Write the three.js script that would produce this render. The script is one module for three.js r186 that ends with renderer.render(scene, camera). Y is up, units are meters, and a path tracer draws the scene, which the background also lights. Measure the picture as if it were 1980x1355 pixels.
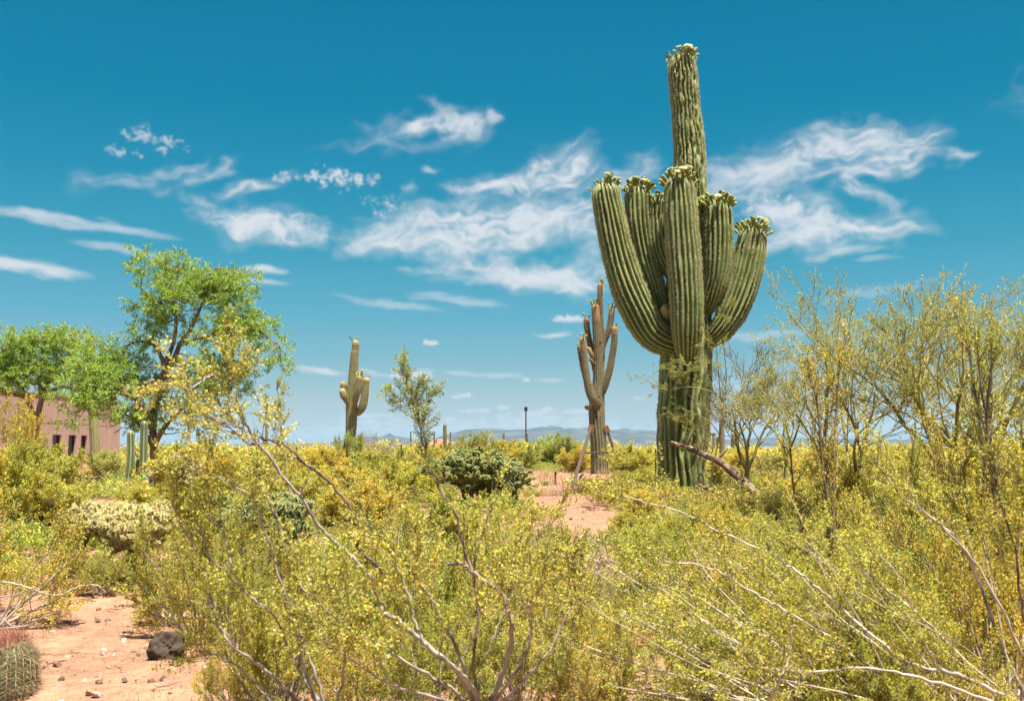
import * as THREE from 'three';
import { mergeGeometries, mergeVertices } from 'three/addons/utils/BufferGeometryUtils.js';
import { createNoise2D, createNoise3D } from 'simplex-noise';

// ------------------------------------------------------------------ camera, sky, sun, exposure
const EXPOSURE = 3.0;
const PW = 1980, PH = 1355, FOCAL = 1925, HORIZON = 868, EYE = 1.6;
const PITCH = Math.atan((HORIZON - PH / 2) / FOCAL);
const scene = new THREE.Scene();
const camera = new THREE.PerspectiveCamera((2 * Math.atan(PH / 2 / FOCAL) * 180) / Math.PI, 1024 / 700, 0.1, 40000);
camera.position.set(0, EYE, 0);
camera.rotation.set(PITCH, 0, 0);
camera.focus = 15;
camera.userData.fStop = 4;
const renderer = new THREE.WebGLRenderer({ antialias: true });
renderer.setSize(1024, 700);
renderer.toneMapping = THREE.LinearToneMapping;
renderer.toneMappingExposure = EXPOSURE;
renderer.shadowMap.enabled = true;

const sun = new THREE.DirectionalLight(new THREE.Color(1, 0.92, 0.76), 5);
sun.position.set(10, 60, -6);
sun.target.position.set(0, 0, -20);
sun.name = 'sun';
sun.castShadow = true;
sun.shadow.mapSize.set(4096, 4096);
Object.assign(sun.shadow.camera, { left: -60, right: 60, top: 60, bottom: -60, near: 1, far: 200 });
scene.add(sun, sun.target);

scene.fog = new THREE.FogExp2(new THREE.Color(0.25, 0.58, 0.95), 0.00004);

// ------------------------------------------------------------------ numbers
function mulberry(a) {
  return () => { a |= 0; a = (a + 0x6d2b79f5) | 0; let t = Math.imul(a ^ (a >>> 15), 1 | a); t = (t + Math.imul(t ^ (t >>> 7), 61 | t)) ^ t; return ((t ^ (t >>> 14)) >>> 0) / 4294967296; };
}
const n2 = createNoise2D(mulberry(11)), n3 = createNoise3D(mulberry(12));
const { clamp, lerp, smoothstep } = THREE.MathUtils;
const V = (x, y, z) => new THREE.Vector3(x, y, z);
function fbm(x, y, oct = 4) { let s = 0, a = 0.5; for (let i = 0; i < oct; i++, a *= 0.5, x = x * 2.03 + 17.1, y = y * 2.03 - 9.7) s += a * n2(x, y); return s; }
const lin = (r, g, b) => [r, g, b].map((c) => { c /= 255; return c <= 0.04045 ? c / 12.92 : Math.pow((c + 0.055) / 1.055, 2.4); });
const range = (rng, a, b) => a + (b - a) * rng();

// ------------------------------------------------------------------ sky: air and clouds, computed for every direction
const skyDir = (px, py) => {  // azimuth (0 ahead, + right) and elevation in degrees of a direction given on the photograph's plate
  const u = (px - PW / 2) / FOCAL, v = (PH / 2 - py) / FOCAL, y = Math.sin(PITCH) + v * Math.cos(PITCH), z = Math.cos(PITCH) - v * Math.sin(PITCH);
  return [(Math.atan2(u, z) * 180) / Math.PI, (Math.atan2(y, Math.hypot(u, z)) * 180) / Math.PI];
};
function buildSky() {
  const W = 4096, H = 2048, data = new Float32Array(W * H * 4);
  const stops = [[-90, lin(178, 150, 128)], [-0.6, lin(188, 202, 206)], [0.4, lin(206, 214, 213)], [1.2, lin(198, 212, 212)], [2.6, lin(180, 204, 208)], [5, lin(137, 189, 203)], [7.5, lin(103, 177, 201)], [11, lin(66, 161, 190)], [15, lin(37, 145, 181)], [19, lin(18, 133, 172)], [25, lin(9, 123, 164)], [40, lin(9, 108, 150)], [90, lin(12, 95, 138)]];
  for (let r = 0; r < H; r++) {
    const el = ((r + 0.5) / H) * 180 - 90;
    let k = 0; while (k < stops.length - 2 && el > stops[k + 1][0]) k++;
    const t = clamp((el - stops[k][0]) / (stops[k + 1][0] - stops[k][0]), 0, 1), c = [0, 1, 2].map((j) => lerp(stops[k][1][j], stops[k + 1][1][j], t) / EXPOSURE);
    for (let x = 0, o = r * W * 4; x < W; x++, o += 4) { data[o] = c[0]; data[o + 1] = c[1]; data[o + 2] = c[2]; data[o + 3] = 1; }
  }
  const white = lin(222, 228, 234).map((c) => c / EXPOSURE), dim = lin(190, 206, 220).map((c) => c / EXPOSURE);
  const blend = (o, a, w = white) => { for (let j = 0; j < 3; j++) data[o + j] += (w[j] - data[o + j]) * a; };
  const D = 33.6;
  function cloud(az, el, hw, hh, ang, kind, s, seed) {
    const m = kind === 'wisp' ? 1.7 : 1.5, ca = Math.cos((ang * Math.PI) / 180), sa = Math.sin((ang * Math.PI) / 180);
    const R = Math.max(hw, hh) * m, ce = Math.max(0.2, Math.cos((el * Math.PI) / 180));
    const r0 = Math.max(0, Math.floor(((el - R + 90) / 180) * H)), r1 = Math.min(H - 1, Math.ceil(((el + R + 90) / 180) * H)), cw = Math.ceil((R / ce / 360) * W), cx = ((az - 90) / 360 + 0.5) * W;
    for (let r = r0; r <= r1; r++) for (let c = Math.floor(cx - cw); c <= cx + cw; c++) {
      const du = ((c + 0.5 - cx) / W) * 360 * ce, dv = ((r + 0.5) / H) * 180 - 90 - el;
      let u = du * ca + dv * sa, v = -du * sa + dv * ca;
      const ax = du + seed * 13.7, ay = dv + seed * 7.3;
      let a = 0, w = white;
      if (kind === 'wisp') {
        const w1 = fbm(ax * 0.22, ay * 0.3, 3), w2 = fbm(ax * 0.22 + 40, ay * 0.3 + 11, 3);
        const uu = u + w1 * 1.5, vv = v + w2 * 0.9;
        const U = uu / hw, Vv = vv / hh, q = 1 - (U * U + Vv * Vv) * 0.8;
        const long = fbm(uu * 0.22 + seed, vv * 1.5 + w1, 4), hook = fbm((ax + w2 * 1.8 + ay * 0.5) * 0.8, (ay + w1 * 2) * 0.34 + 5, 4);
        const n = long * 0.74 + hook * 0.4 + fbm(ax * 1.6 + w1 * 2, ay * 1.9, 3) * 0.1;
        a = Math.max(Math.pow(smoothstep(q * 0.85 + n * 0.68, -0.05, 1.35), 1.2) * s * 1.25 * smoothstep(q, -0.7, 0.7), 0.4 * s * smoothstep(q + 0.5 * long + 0.25 * hook, -0.35, 1.25));
      } else if (kind === 'broken') {
        const w1 = fbm(ax * 0.7, ay * 0.7, 4), w2 = fbm(ax * 0.7 + 40, ay * 0.7 + 11, 4);
        const U = (u + w1 * 0.9) / hw, Vv = (v + w2 * 0.5) / hh, q = 1 - (U * U + Vv * Vv) * 0.8;
        const n = fbm(ax * 1.1 + w2 * 0.8, ay * 1.9 + w1 * 0.8, 3) * 0.9 + fbm(ax * 3.4, ay * 4.4, 4) * 0.55;
        a = smoothstep(q * 0.6 + n * 1.05, 0.16, 0.95) * s * smoothstep(q, -0.4, 0.3);
      } else if (kind === 'puff') {
        const low = v < 0 ? 2.2 : 1, U = u / hw, Vv = (v * low) / hh, q = 1 - (U * U + Vv * Vv);
        const n = fbm(ax * 2.2, ay * 2.8, 5);
        a = smoothstep(q * 0.9 + n * 0.8, 0.05, 0.5) * s;
        w = v < -hh * 0.1 ? dim : white;
      } else {
        const w2 = fbm(ax * 0.25, ay * 0.5, 3), U = u / hw, Vv = (v + w2 * 0.3) / hh, q = 1 - (U * U * 0.9 + Vv * Vv);
        const n = fbm(u * 0.35 + seed, v * 2.4, 4);
        a = smoothstep(q * 0.9 + n * 0.4, 0.05, 1.05) * s;
      }
      if (a > 0.003) blend((r * W + (((c % W) + W) % W)) * 4, Math.min(a, 0.97), w);
    }
  }
  const seen = [  // x, y, half width, half height, tilt, kind, strength
    [272, 262, 30, 20, 0, 'broken', .75], [218, 290, 22, 8, 0, 'broken', .6], [267, 295, 12, 7, 0, 'broken', .7], [317, 293, 17, 8, -10, 'broken', .7], [347, 277, 18, 14, 0, 'broken', .7],
    [330, 330, 70, 14, 22, 'wisp', .45], [405, 330, 62, 18, 20, 'wisp', .6], [250, 350, 90, 20, 10, 'wisp', .3], [495, 360, 78, 18, 14, 'wisp', .75], [545, 335, 24, 14, 0, 'broken', .7], [652, 345, 64, 22, 0, 'broken', .95], [715, 350, 14, 9, 0, 'broken', .6],
    [505, 438, 105, 34, 0, 'wisp', 1], [470, 430, 60, 22, 0, 'broken', .6], [540, 432, 60, 24, 0, 'broken', .55], [592, 455, 36, 14, -20, 'wisp', .5], [622, 463, 15, 15, 30, 'broken', .6], [400, 396, 80, 16, -10, 'wisp', .35],
    [90, 420, 170, 15, -5, 'band', .75], [270, 445, 80, 10, -8, 'band', .4], [240, 482, 95, 9, -6, 'band', .55], [50, 516, 120, 17, -5, 'band', .95], [510, 521, 52, 11, 0, 'band', .9], [512, 543, 65, 9, -3, 'band', .6],
    [830, 248, 112, 22, 2, 'wisp', .95], [905, 235, 50, 24, 35, 'wisp', .7], [968, 236, 22, 13, -30, 'wisp', .6], [870, 200, 45, 12, 0, 'wisp', .35], [760, 285, 130, 16, 5, 'wisp', .25],
    [1090, 330, 75, 50, 25, 'wisp', 1], [980, 365, 110, 30, 5, 'wisp', .95], [930, 440, 230, 46, 4, 'wisp', 1], [780, 440, 95, 38, 18, 'wisp', 1], [1070, 425, 130, 52, 12, 'wisp', 1], [705, 462, 65, 24, 28, 'wisp', .8], [840, 475, 160, 24, 3, 'wisp', .9],
    [825, 323, 20, 11, 0, 'wisp', .5], [805, 357, 22, 16, 0, 'wisp', .35], [742, 400, 34, 18, -15, 'broken', .75],
    [1010, 530, 190, 26, -3, 'wisp', 1], [1110, 542, 100, 30, -8, 'wisp', 1], [1000, 545, 150, 14, -4, 'band', .6], [955, 505, 60, 24, 30, 'wisp', .55], [1140, 500, 46, 40, 0, 'wisp', .5], [830, 525, 60, 12, 0, 'wisp', .4],
    [760, 588, 120, 11, -5, 'band', .5], [890, 580, 120, 12, -6, 'band', .5],
    [1100, 619, 36, 11, 0, 'puff', 1], [1068, 648, 44, 7, 0, 'band', .75], [830, 665, 18, 8, 0, 'puff', 1], [778, 729, 28, 11, 0, 'puff', .9], [808, 731, 30, 15, 0, 'puff', 1], [620, 717, 66, 8, -4, 'band', .9], [720, 724, 60, 6, -6, 'band', .5], [822, 717, 22, 6, 0, 'band', .45],
    [900, 724, 46, 6, -5, 'band', .55], [970, 728, 56, 8, -5, 'band', .5], [1063, 735, 34, 7, 0, 'band', .55], [1017, 736, 9, 6, 0, 'puff', .9], [897, 767, 20, 8, 0, 'puff', 1], [880, 768, 7, 4, 0, 'puff', .8], [905, 797, 22, 6, 0, 'puff', .75], [935, 796, 17, 6, 0, 'puff', .75], [972, 790, 14, 7, 0, 'puff', .8], [1030, 799, 27, 7, 0, 'puff', .6], [1063, 792, 15, 7, 0, 'puff', .8], [1110, 798, 32, 8, 0, 'puff', .7], [1235, 771, 14, 5, 0, 'puff', .6], [730, 805, 40, 7, 0, 'puff', .6], [690, 806, 40, 6, 0, 'puff', .5],
    [1490, 310, 115, 36, 8, 'wisp', .8], [1560, 335, 120, 22, 0, 'wisp', .65], [1440, 352, 110, 44, 3, 'wisp', .6], [1640, 272, 95, 40, -8, 'wisp', .95], [1750, 285, 85, 40, 5, 'wisp', .95], [1850, 295, 40, 12, 10, 'wisp', .9], [1700, 342, 44, 14, -10, 'wisp', .8], [1670, 375, 75, 14, -25, 'wisp', .75],
    [1530, 408, 90, 30, 0, 'wisp', .95], [1510, 405, 60, 22, 0, 'broken', .7], [1640, 445, 130, 32, -3, 'wisp', 1], [1530, 460, 90, 34, 0, 'wisp', .9], [1590, 440, 80, 24, 0, 'broken', .6], [1640, 487, 85, 10, 4, 'band', .55], [1700, 500, 52, 8, 0, 'band', .4], [1225, 330, 70, 28, 20, 'wisp', .5], [1480, 648, 130, 12, 3, 'band', .45], [1620, 690, 160, 14, 3, 'band', .35], [1480, 740, 140, 16, 0, 'band', .4], [1700, 560, 120, 14, 5, 'wisp', .3],
  ];
  let seed = 1;
  for (const [x, y, hw, hh, ang, kind, s] of seen) { const [az, el] = skyDir(x, y); cloud(az, el, hw / D, hh / D, ang, kind, s, seed++); }
  const rng = mulberry(77);
  for (let i = 0; i < 430; i++) {  // the same weather all the way round
    const az = range(rng, 33, 327), el = 1 + 44 * Math.pow(rng(), 1.3), q = rng(), far = clamp((el - 2) / 14, 0, 1);
    const kind = el < 6 ? (q < 0.55 ? 'puff' : 'band') : q < 0.7 ? 'wisp' : q < 0.85 ? 'broken' : 'band';
    const hw = kind === 'puff' ? range(rng, 0.3, 1) : lerp(1.2, range(rng, 2, 6), far);
    cloud(az, el, hw, hw * (kind === 'puff' ? 0.4 : kind === 'band' ? 0.13 : 0.32), range(rng, -12, 18), kind, range(rng, 0.4, 1), seed++);
  }
  for (let r = Math.floor(H / 2); r < H / 2 + 40; r++) for (let c = 0; c < W; c++) {  // low bank of far cumulus above the horizon
    const az = (c / W) * 360, el = ((r + 0.5) / H) * 180 - 90, th = (az / 180) * Math.PI;
    const top = 1.75 + 0.55 * n3(Math.cos(th) * 9, Math.sin(th) * 9, 1) + 0.3 * n3(Math.cos(th) * 50, Math.sin(th) * 50, 2), n = fbm(az * 0.7, el * 3.2, 5);
    blend((r * W + c) * 4, clamp(smoothstep(top - el + n * 0.5, 0, 0.55) * smoothstep(el, 0.2, 0.9) * (0.5 + 0.7 * n), 0, 0.8));
  }
  const t = new THREE.DataTexture(data, W, H, THREE.RGBAFormat, THREE.FloatType);
  t.mapping = THREE.EquirectangularReflectionMapping; t.magFilter = t.minFilter = THREE.LinearFilter; t.needsUpdate = true;
  return t;
}
scene.background = buildSky();
scene.environment = scene.background;

// ------------------------------------------------------------------ helpers
const taken = new Map();
function numbered(name) { const k = taken.get(name) ?? 0; taken.set(name, k + 1); return k ? `${name}_${String(k).padStart(3, '0')}` : name; }
function thing(name, label, category, at, group) {
  const o = new THREE.Group(); o.name = numbered(name); if (at) o.position.copy(at);
  o.userData = { label, category }; if (group) o.userData.group = group;
  scene.add(o); return o;
}
function part(name, geo, mat, parent, extra) { const m = new THREE.Mesh(geo, mat); m.name = name; if (extra) Object.assign(m.userData, extra); parent.add(m); return m; }
function struct(name, geo, mat) { const m = new THREE.Mesh(geo, mat); m.name = numbered(name); m.userData.kind = 'structure'; scene.add(m); return m; }
function copies(name, geo, mat, mats, cols, parent) {
  const m = new THREE.InstancedMesh(geo, mat, mats.length); m.name = parent === scene ? numbered(name) : name;
  mats.forEach((x, i) => m.setMatrixAt(i, x));
  if (cols) cols.forEach((c, i) => m.setColorAt(i, c));
  m.userData.kind = 'stuff'; parent.add(m); return m;
}
// height of the land
function land(x, z) {
  const d = -z;
  let h = 0.8 * smoothstep(d, 6.5, 17) + 0.05 * n2(x * 0.35, z * 0.35) + 0.025 * n2(x * 1.1 + 9, z * 1.1);
  h += 0.12 * smoothstep(d, 20, 50) * n2(x * 0.05, z * 0.05);
  h -= 9 * smoothstep(Math.hypot(x, z), 130, 900);
  return h;
}
// the point at a given depth that stands at a given place of the photograph
function at(px, py, d) {
  const u = (px - PW / 2) / FOCAL, v = (PH / 2 - py) / FOCAL, s = d / (Math.cos(PITCH) - v * Math.sin(PITCH));
  return V(u * s, EYE + (Math.sin(PITCH) + v * Math.cos(PITCH)) * s, -d);
}
const standing = (px, d, sink = 0) => { const p = at(px, HORIZON, d); p.y = land(p.x, p.z) - sink; return p; };
const metres = (px, d) => (px / FOCAL) * d;

class MB {  // collects triangles with vertex colours
  constructor() { this.p = []; this.c = []; this.i = []; this.n = 0; }
  v(p, c) { this.p.push(p.x, p.y, p.z); this.c.push(c[0], c[1], c[2]); return this.n++; }
  tri(a, b, c) { this.i.push(a, b, c); }
  quad(a, b, c, d, col, col2 = col) { const i = this.v(a, col), j = this.v(b, col), k = this.v(c, col2), l = this.v(d, col2); this.i.push(i, j, k, i, k, l); }
  tube(pts, radii, sides, color, cap = true) {  // color: array or (t, k) => array
    const N = V(), B = V(), T = V(); let start = this.n;
    N.set(0.31, 0.2, 0.93);
    pts.forEach((p, k) => {
      T.subVectors(pts[Math.min(k + 1, pts.length - 1)], pts[Math.max(k - 1, 0)]).normalize();
      N.addScaledVector(T, -N.dot(T)); if (N.lengthSq() < 1e-6) N.set(T.y, T.z, T.x).addScaledVector(T, -0.3); N.normalize(); B.crossVectors(T, N);
      for (let s = 0; s < sides; s++) {
        const a = (s / sides) * Math.PI * 2, r = radii[k];
        const q = V(p.x + (N.x * Math.cos(a) + B.x * Math.sin(a)) * r, p.y + (N.y * Math.cos(a) + B.y * Math.sin(a)) * r, p.z + (N.z * Math.cos(a) + B.z * Math.sin(a)) * r);
        this.v(q, typeof color === 'function' ? color(k / (pts.length - 1), s) : color);
      }
      if (k) for (let s = 0; s < sides; s++) {
        const a = start + (k - 1) * sides + s, b = start + (k - 1) * sides + ((s + 1) % sides), c = a + sides, d = b + sides;
        this.i.push(a, b, d, a, d, c);
      }
    });
    if (cap) { const e = this.v(pts[pts.length - 1], typeof color === 'function' ? color(1, 0) : color), l = start + (pts.length - 1) * sides; for (let s = 0; s < sides; s++) this.i.push(l + s, l + ((s + 1) % sides), e); }
  }
  geo(smooth = true) {
    const g = new THREE.BufferGeometry();
    g.setAttribute('position', new THREE.Float32BufferAttribute(this.p, 3)); g.setAttribute('color', new THREE.Float32BufferAttribute(this.c, 3)); g.setIndex(this.i);
    if (smooth) g.computeVertexNormals();
    return g;
  }
}
function spline(pts, n) { const c = new THREE.CatmullRomCurve3(pts, false, 'centripetal'); return Array.from({ length: n + 1 }, (_, i) => c.getPoint(i / n)); }
const UPV = V(0, 1, 0);
const vary = (rng, c, a) => { const k = 1 + (rng() - 0.5) * 2 * a; return c.map((x) => x * k * (1 + (rng() - 0.5) * a * 0.5)); };
function dataTex(size, f, srgb = false) {
  const d = new Uint8Array(size * size * 4);
  for (let y = 0; y < size; y++) for (let x = 0; x < size; x++) { const c = f(x / size, y / size), o = (y * size + x) * 4; for (let k = 0; k < 3; k++) d[o + k] = clamp(Math.round((c.length ? c[k] : c) * 255), 0, 255); d[o + 3] = 255; }
  const t = new THREE.DataTexture(d, size, size); t.wrapS = t.wrapT = THREE.RepeatWrapping; t.magFilter = t.minFilter = THREE.LinearFilter; if (srgb) t.colorSpace = THREE.SRGBColorSpace; t.needsUpdate = true; return t;
}
// noise that repeats over the unit square
function tileNoise(u, v, f, z) { const a = u * Math.PI * 2, b = v * Math.PI * 2, r = f / (Math.PI * 2); return 0.5 * (n3(Math.cos(a) * r + z, Math.sin(a) * r, Math.cos(b) * r * 1.01 + Math.sin(b) * 0.0) + n3(Math.sin(b) * r + z * 2, Math.cos(a) * r, Math.cos(b) * r + Math.sin(a) * r)); }

// ------------------------------------------------------------------ materials
const std = (o) => new THREE.MeshStandardMaterial({ roughness: 0.9, ...o });
const M = {
  bark: std({ vertexColors: true, roughness: 0.85 }),
  cactus: std({ vertexColors: true, roughness: 0.62 }),
  spine: new THREE.MeshPhysicalMaterial({ vertexColors: true, roughness: 0.9, transmission: 0.35, thickness: 0, side: THREE.DoubleSide }),
  leaf: new THREE.MeshPhysicalMaterial({ vertexColors: true, roughness: 0.85, transmission: 0.45, thickness: 0, side: THREE.DoubleSide }),
  petal: new THREE.MeshPhysicalMaterial({ vertexColors: true, roughness: 0.9, transmission: 0.3, thickness: 0, side: THREE.DoubleSide }),
  rock: std({ vertexColors: true, roughness: 0.95 }),
  wood: std({ vertexColors: true, roughness: 0.9 }),
  darkMetal: std({ color: new THREE.Color(0.03, 0.03, 0.032), roughness: 0.5, metalness: 0.4 }),
  land: std({ vertexColors: true, roughness: 1 }),
};

// ------------------------------------------------------------------ the ground: one sheet to the horizon
{
  const NX = 300, NZ = 380, pos = [], uv = [], col = [], idx = [];
  const spread = (t, near, far) => { const k = Math.log(far / near + Math.sqrt((far / near) ** 2 + 1)); return near * Math.sinh(t * k); };
  for (let j = 0; j <= NZ; j++) {
    const d = spread((j / NZ) * 1.14 - 0.14, 3.2, 14000);
    for (let i = 0; i <= NX; i++) {
      const x = spread((i / NX) * 2 - 1, 3.0, 14000), z = -d;
      const near = 1 - smoothstep(Math.hypot(x, z), 14, 40);
      const y = land(x, z) + near * (0.022 * n2(x * 3.1, z * 3.1) + 0.011 * n2(x * 8, z * 8) + 0.003 * n2(x * 23, z * 23));
      pos.push(x, y, z); uv.push(x, z);
      const r = Math.hypot(x, z), a = 1 + 0.16 * n2(x * 0.45 + 5, z * 0.45) + 0.13 * n2(x * 2.2, z * 2.2) + 0.07 * n2(x * 6, z * 6), f = smoothstep(r, 80, 500), c0 = [1.0 * a, 1.0 * a, 1.0 * a], c1 = [0.55, 0.62, 0.45];
      col.push(...c0.map((c, k) => lerp(c, c1[k], f)));
    }
  }
  for (let j = 0; j < NZ; j++) for (let i = 0; i < NX; i++) { const a = j * (NX + 1) + i, b = a + 1, c = a + NX + 1, e = c + 1; idx.push(a, b, e, a, e, c); }
  const g = new THREE.BufferGeometry();
  g.setAttribute('position', new THREE.Float32BufferAttribute(pos, 3)); g.setAttribute('uv', new THREE.Float32BufferAttribute(uv, 2)); g.setAttribute('color', new THREE.Float32BufferAttribute(col, 3)); g.setIndex(idx); g.computeVertexNormals();
  const rng = mulberry(5), grit = new Float32Array(1024 * 1024);
  for (let k = 0; k < 15000; k++) {  // grains and small gravel, lighter and darker
    const x = rng() * 1024, y = rng() * 1024, r = 0.8 + 4.2 * rng() ** 4, s = (rng() - 0.45) * 1.2;
    for (let yy = -Math.ceil(r); yy <= r; yy++) for (let xx = -Math.ceil(r); xx <= r; xx++) { const q = 1 - (xx * xx + yy * yy) / (r * r); if (q > 0) grit[((Math.floor(y + yy) + 1024) % 1024) * 1024 + ((Math.floor(x + xx) + 1024) % 1024)] = s * Math.sqrt(q); }
  }
  const sand = dataTex(1024, (u, v) => {
    const n = 0.5 * tileNoise(u, v, 10, 3) + 0.35 * tileNoise(u, v, 34, 7) + 0.3 * tileNoise(u, v, 120, 1), gr = grit[Math.floor(v * 1024) * 1024 + Math.floor(u * 1024)], k = 1 + 0.3 * n + 0.36 * gr;
    return [0.56 * k, 0.42 * k * (1 - 0.02 * n), 0.342 * k * (1 - 0.03 * n)];
  }, true);
  const bump = dataTex(1024, (u, v) => 0.5 + 0.22 * tileNoise(u, v, 34, 7) + 0.2 * tileNoise(u, v, 120, 1) + 0.3 * Math.abs(grit[Math.floor(v * 1024) * 1024 + Math.floor(u * 1024)]));
  sand.repeat.set(1 / 1.9, 1 / 1.9); bump.repeat.set(1 / 1.9, 1 / 1.9);
  M.land.map = sand; M.land.bumpMap = bump; M.land.bumpScale = 0.024;
  struct('ground', g, M.land);
}
// gravel and fallen twigs lying about
{
  const rng = mulberry(21), mb = new MB(), ico = new THREE.IcosahedronGeometry(1, 1), p = ico.attributes.position;
  for (let i = 0; i < p.count; i += 3) { const vs = [0, 1, 2].map((k) => { const q = V().fromBufferAttribute(p, i + k); const s = 1 + 0.3 * n3(q.x * 1.3, q.y * 1.3, q.z * 1.3); return mb.v(q.multiplyScalar(s), [1, 1, 1]); }); mb.tri(...vs); }
  const mats = [], cols = [], q = new THREE.Quaternion(), e = new THREE.Euler();
  for (let k = 0; k < 9000; k++) {
    const d = 5 + 22 * rng() ** 2.2, x = (rng() - 0.5) * 1.25 * d - (rng() < 0.4 ? 0.25 * d * rng() : 0), s = 0.004 + 0.03 * rng() ** 6;
    mats.push(new THREE.Matrix4().compose(V(x, land(x, -d) + s * 0.2, -d), q.setFromEuler(e.set(rng() * 6, rng() * 6, rng() * 6)), V(s * 1.3, s * 0.7, s)));
    const t = rng(); cols.push(new THREE.Color().setRGB(...vary(rng, t < 0.6 ? [0.27, 0.155, 0.105] : t < 0.85 ? [0.14, 0.085, 0.06] : [0.34, 0.26, 0.2], 0.25)));
  }
  const gravel = copies('gravel', mb.geo(false), M.rock, mats, cols, scene);
  gravel.userData.label = 'loose gravel scattered over the pink sandy ground'; gravel.userData.category = 'gravel';
  const tw = new MB(), r2 = mulberry(8);
  for (let k = 0; k < 900; k++) {
    const d = 5.2 + 14 * r2() ** 1.4, x = (r2() - 0.5) * 1.2 * d, a = r2() * 6.28, L = 0.05 + 0.22 * r2() ** 2, pts = [];
    for (let i = 0; i < 4; i++) { const t = (i / 3 - 0.5) * L, b = a + (r2() - 0.5) * 0.9, X = x + Math.cos(b) * t, Z = -d + Math.sin(b) * t; pts.push(V(X, land(X, Z) + 0.01 + 0.02 * r2() ** 2, Z)); }
    const r = 0.0015 + 0.003 * r2(); tw.tube(pts, [r, r, r * 0.9, r * 0.6], 3, vary(r2, r2() < 0.5 ? [0.11, 0.065, 0.045] : [0.3, 0.22, 0.16], 0.25));
  }
  const lg = new MB(); lg.quad(V(0, 0, -1), V(0.45, 0.15, 0), V(0, 0.05, 1), V(-0.45, 0.1, 0), [1, 1, 1]);
  const lm = [], lc = [], lq = new THREE.Quaternion(), le = new THREE.Euler();
  for (let k = 0; k < 9000; k++) { const d = 5.2 + 9 * r2() ** 1.5, x = (r2() - 0.5) * 1.2 * d, n = n2(x * 1.3, d * 1.3) + 0.5 * n2(x * 4, d * 4); if (n < 0.05 && r2() < 0.8) continue; const s = 0.005 + 0.006 * r2(); lm.push(new THREE.Matrix4().compose(V(x, land(x, -d) + 0.012 + 0.01 * r2(), -d), lq.setFromEuler(le.set((r2() - 0.5) * 0.9, r2() * 6.3, (r2() - 0.5) * 0.9)), V(s, s, s))); lc.push(new THREE.Color().setRGB(...vary(r2, [[0.3, 0.19, 0.07], [0.16, 0.09, 0.045], [0.36, 0.27, 0.08]][Math.floor(r2() * 3)], 0.25))); }
  const ll = copies('leaf_litter', lg.geo(), M.leaf, lm, lc, scene); ll.userData.label = 'small dry fallen leaves scattered on the sand'; ll.userData.category = 'leaf litter';
  const litter = new THREE.Mesh(tw.geo(), M.bark); litter.name = 'twig_litter'; litter.userData = { kind: 'stuff', label: 'dry twig litter lying on the sandy ground', category: 'twigs' }; scene.add(litter);
}

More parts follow.
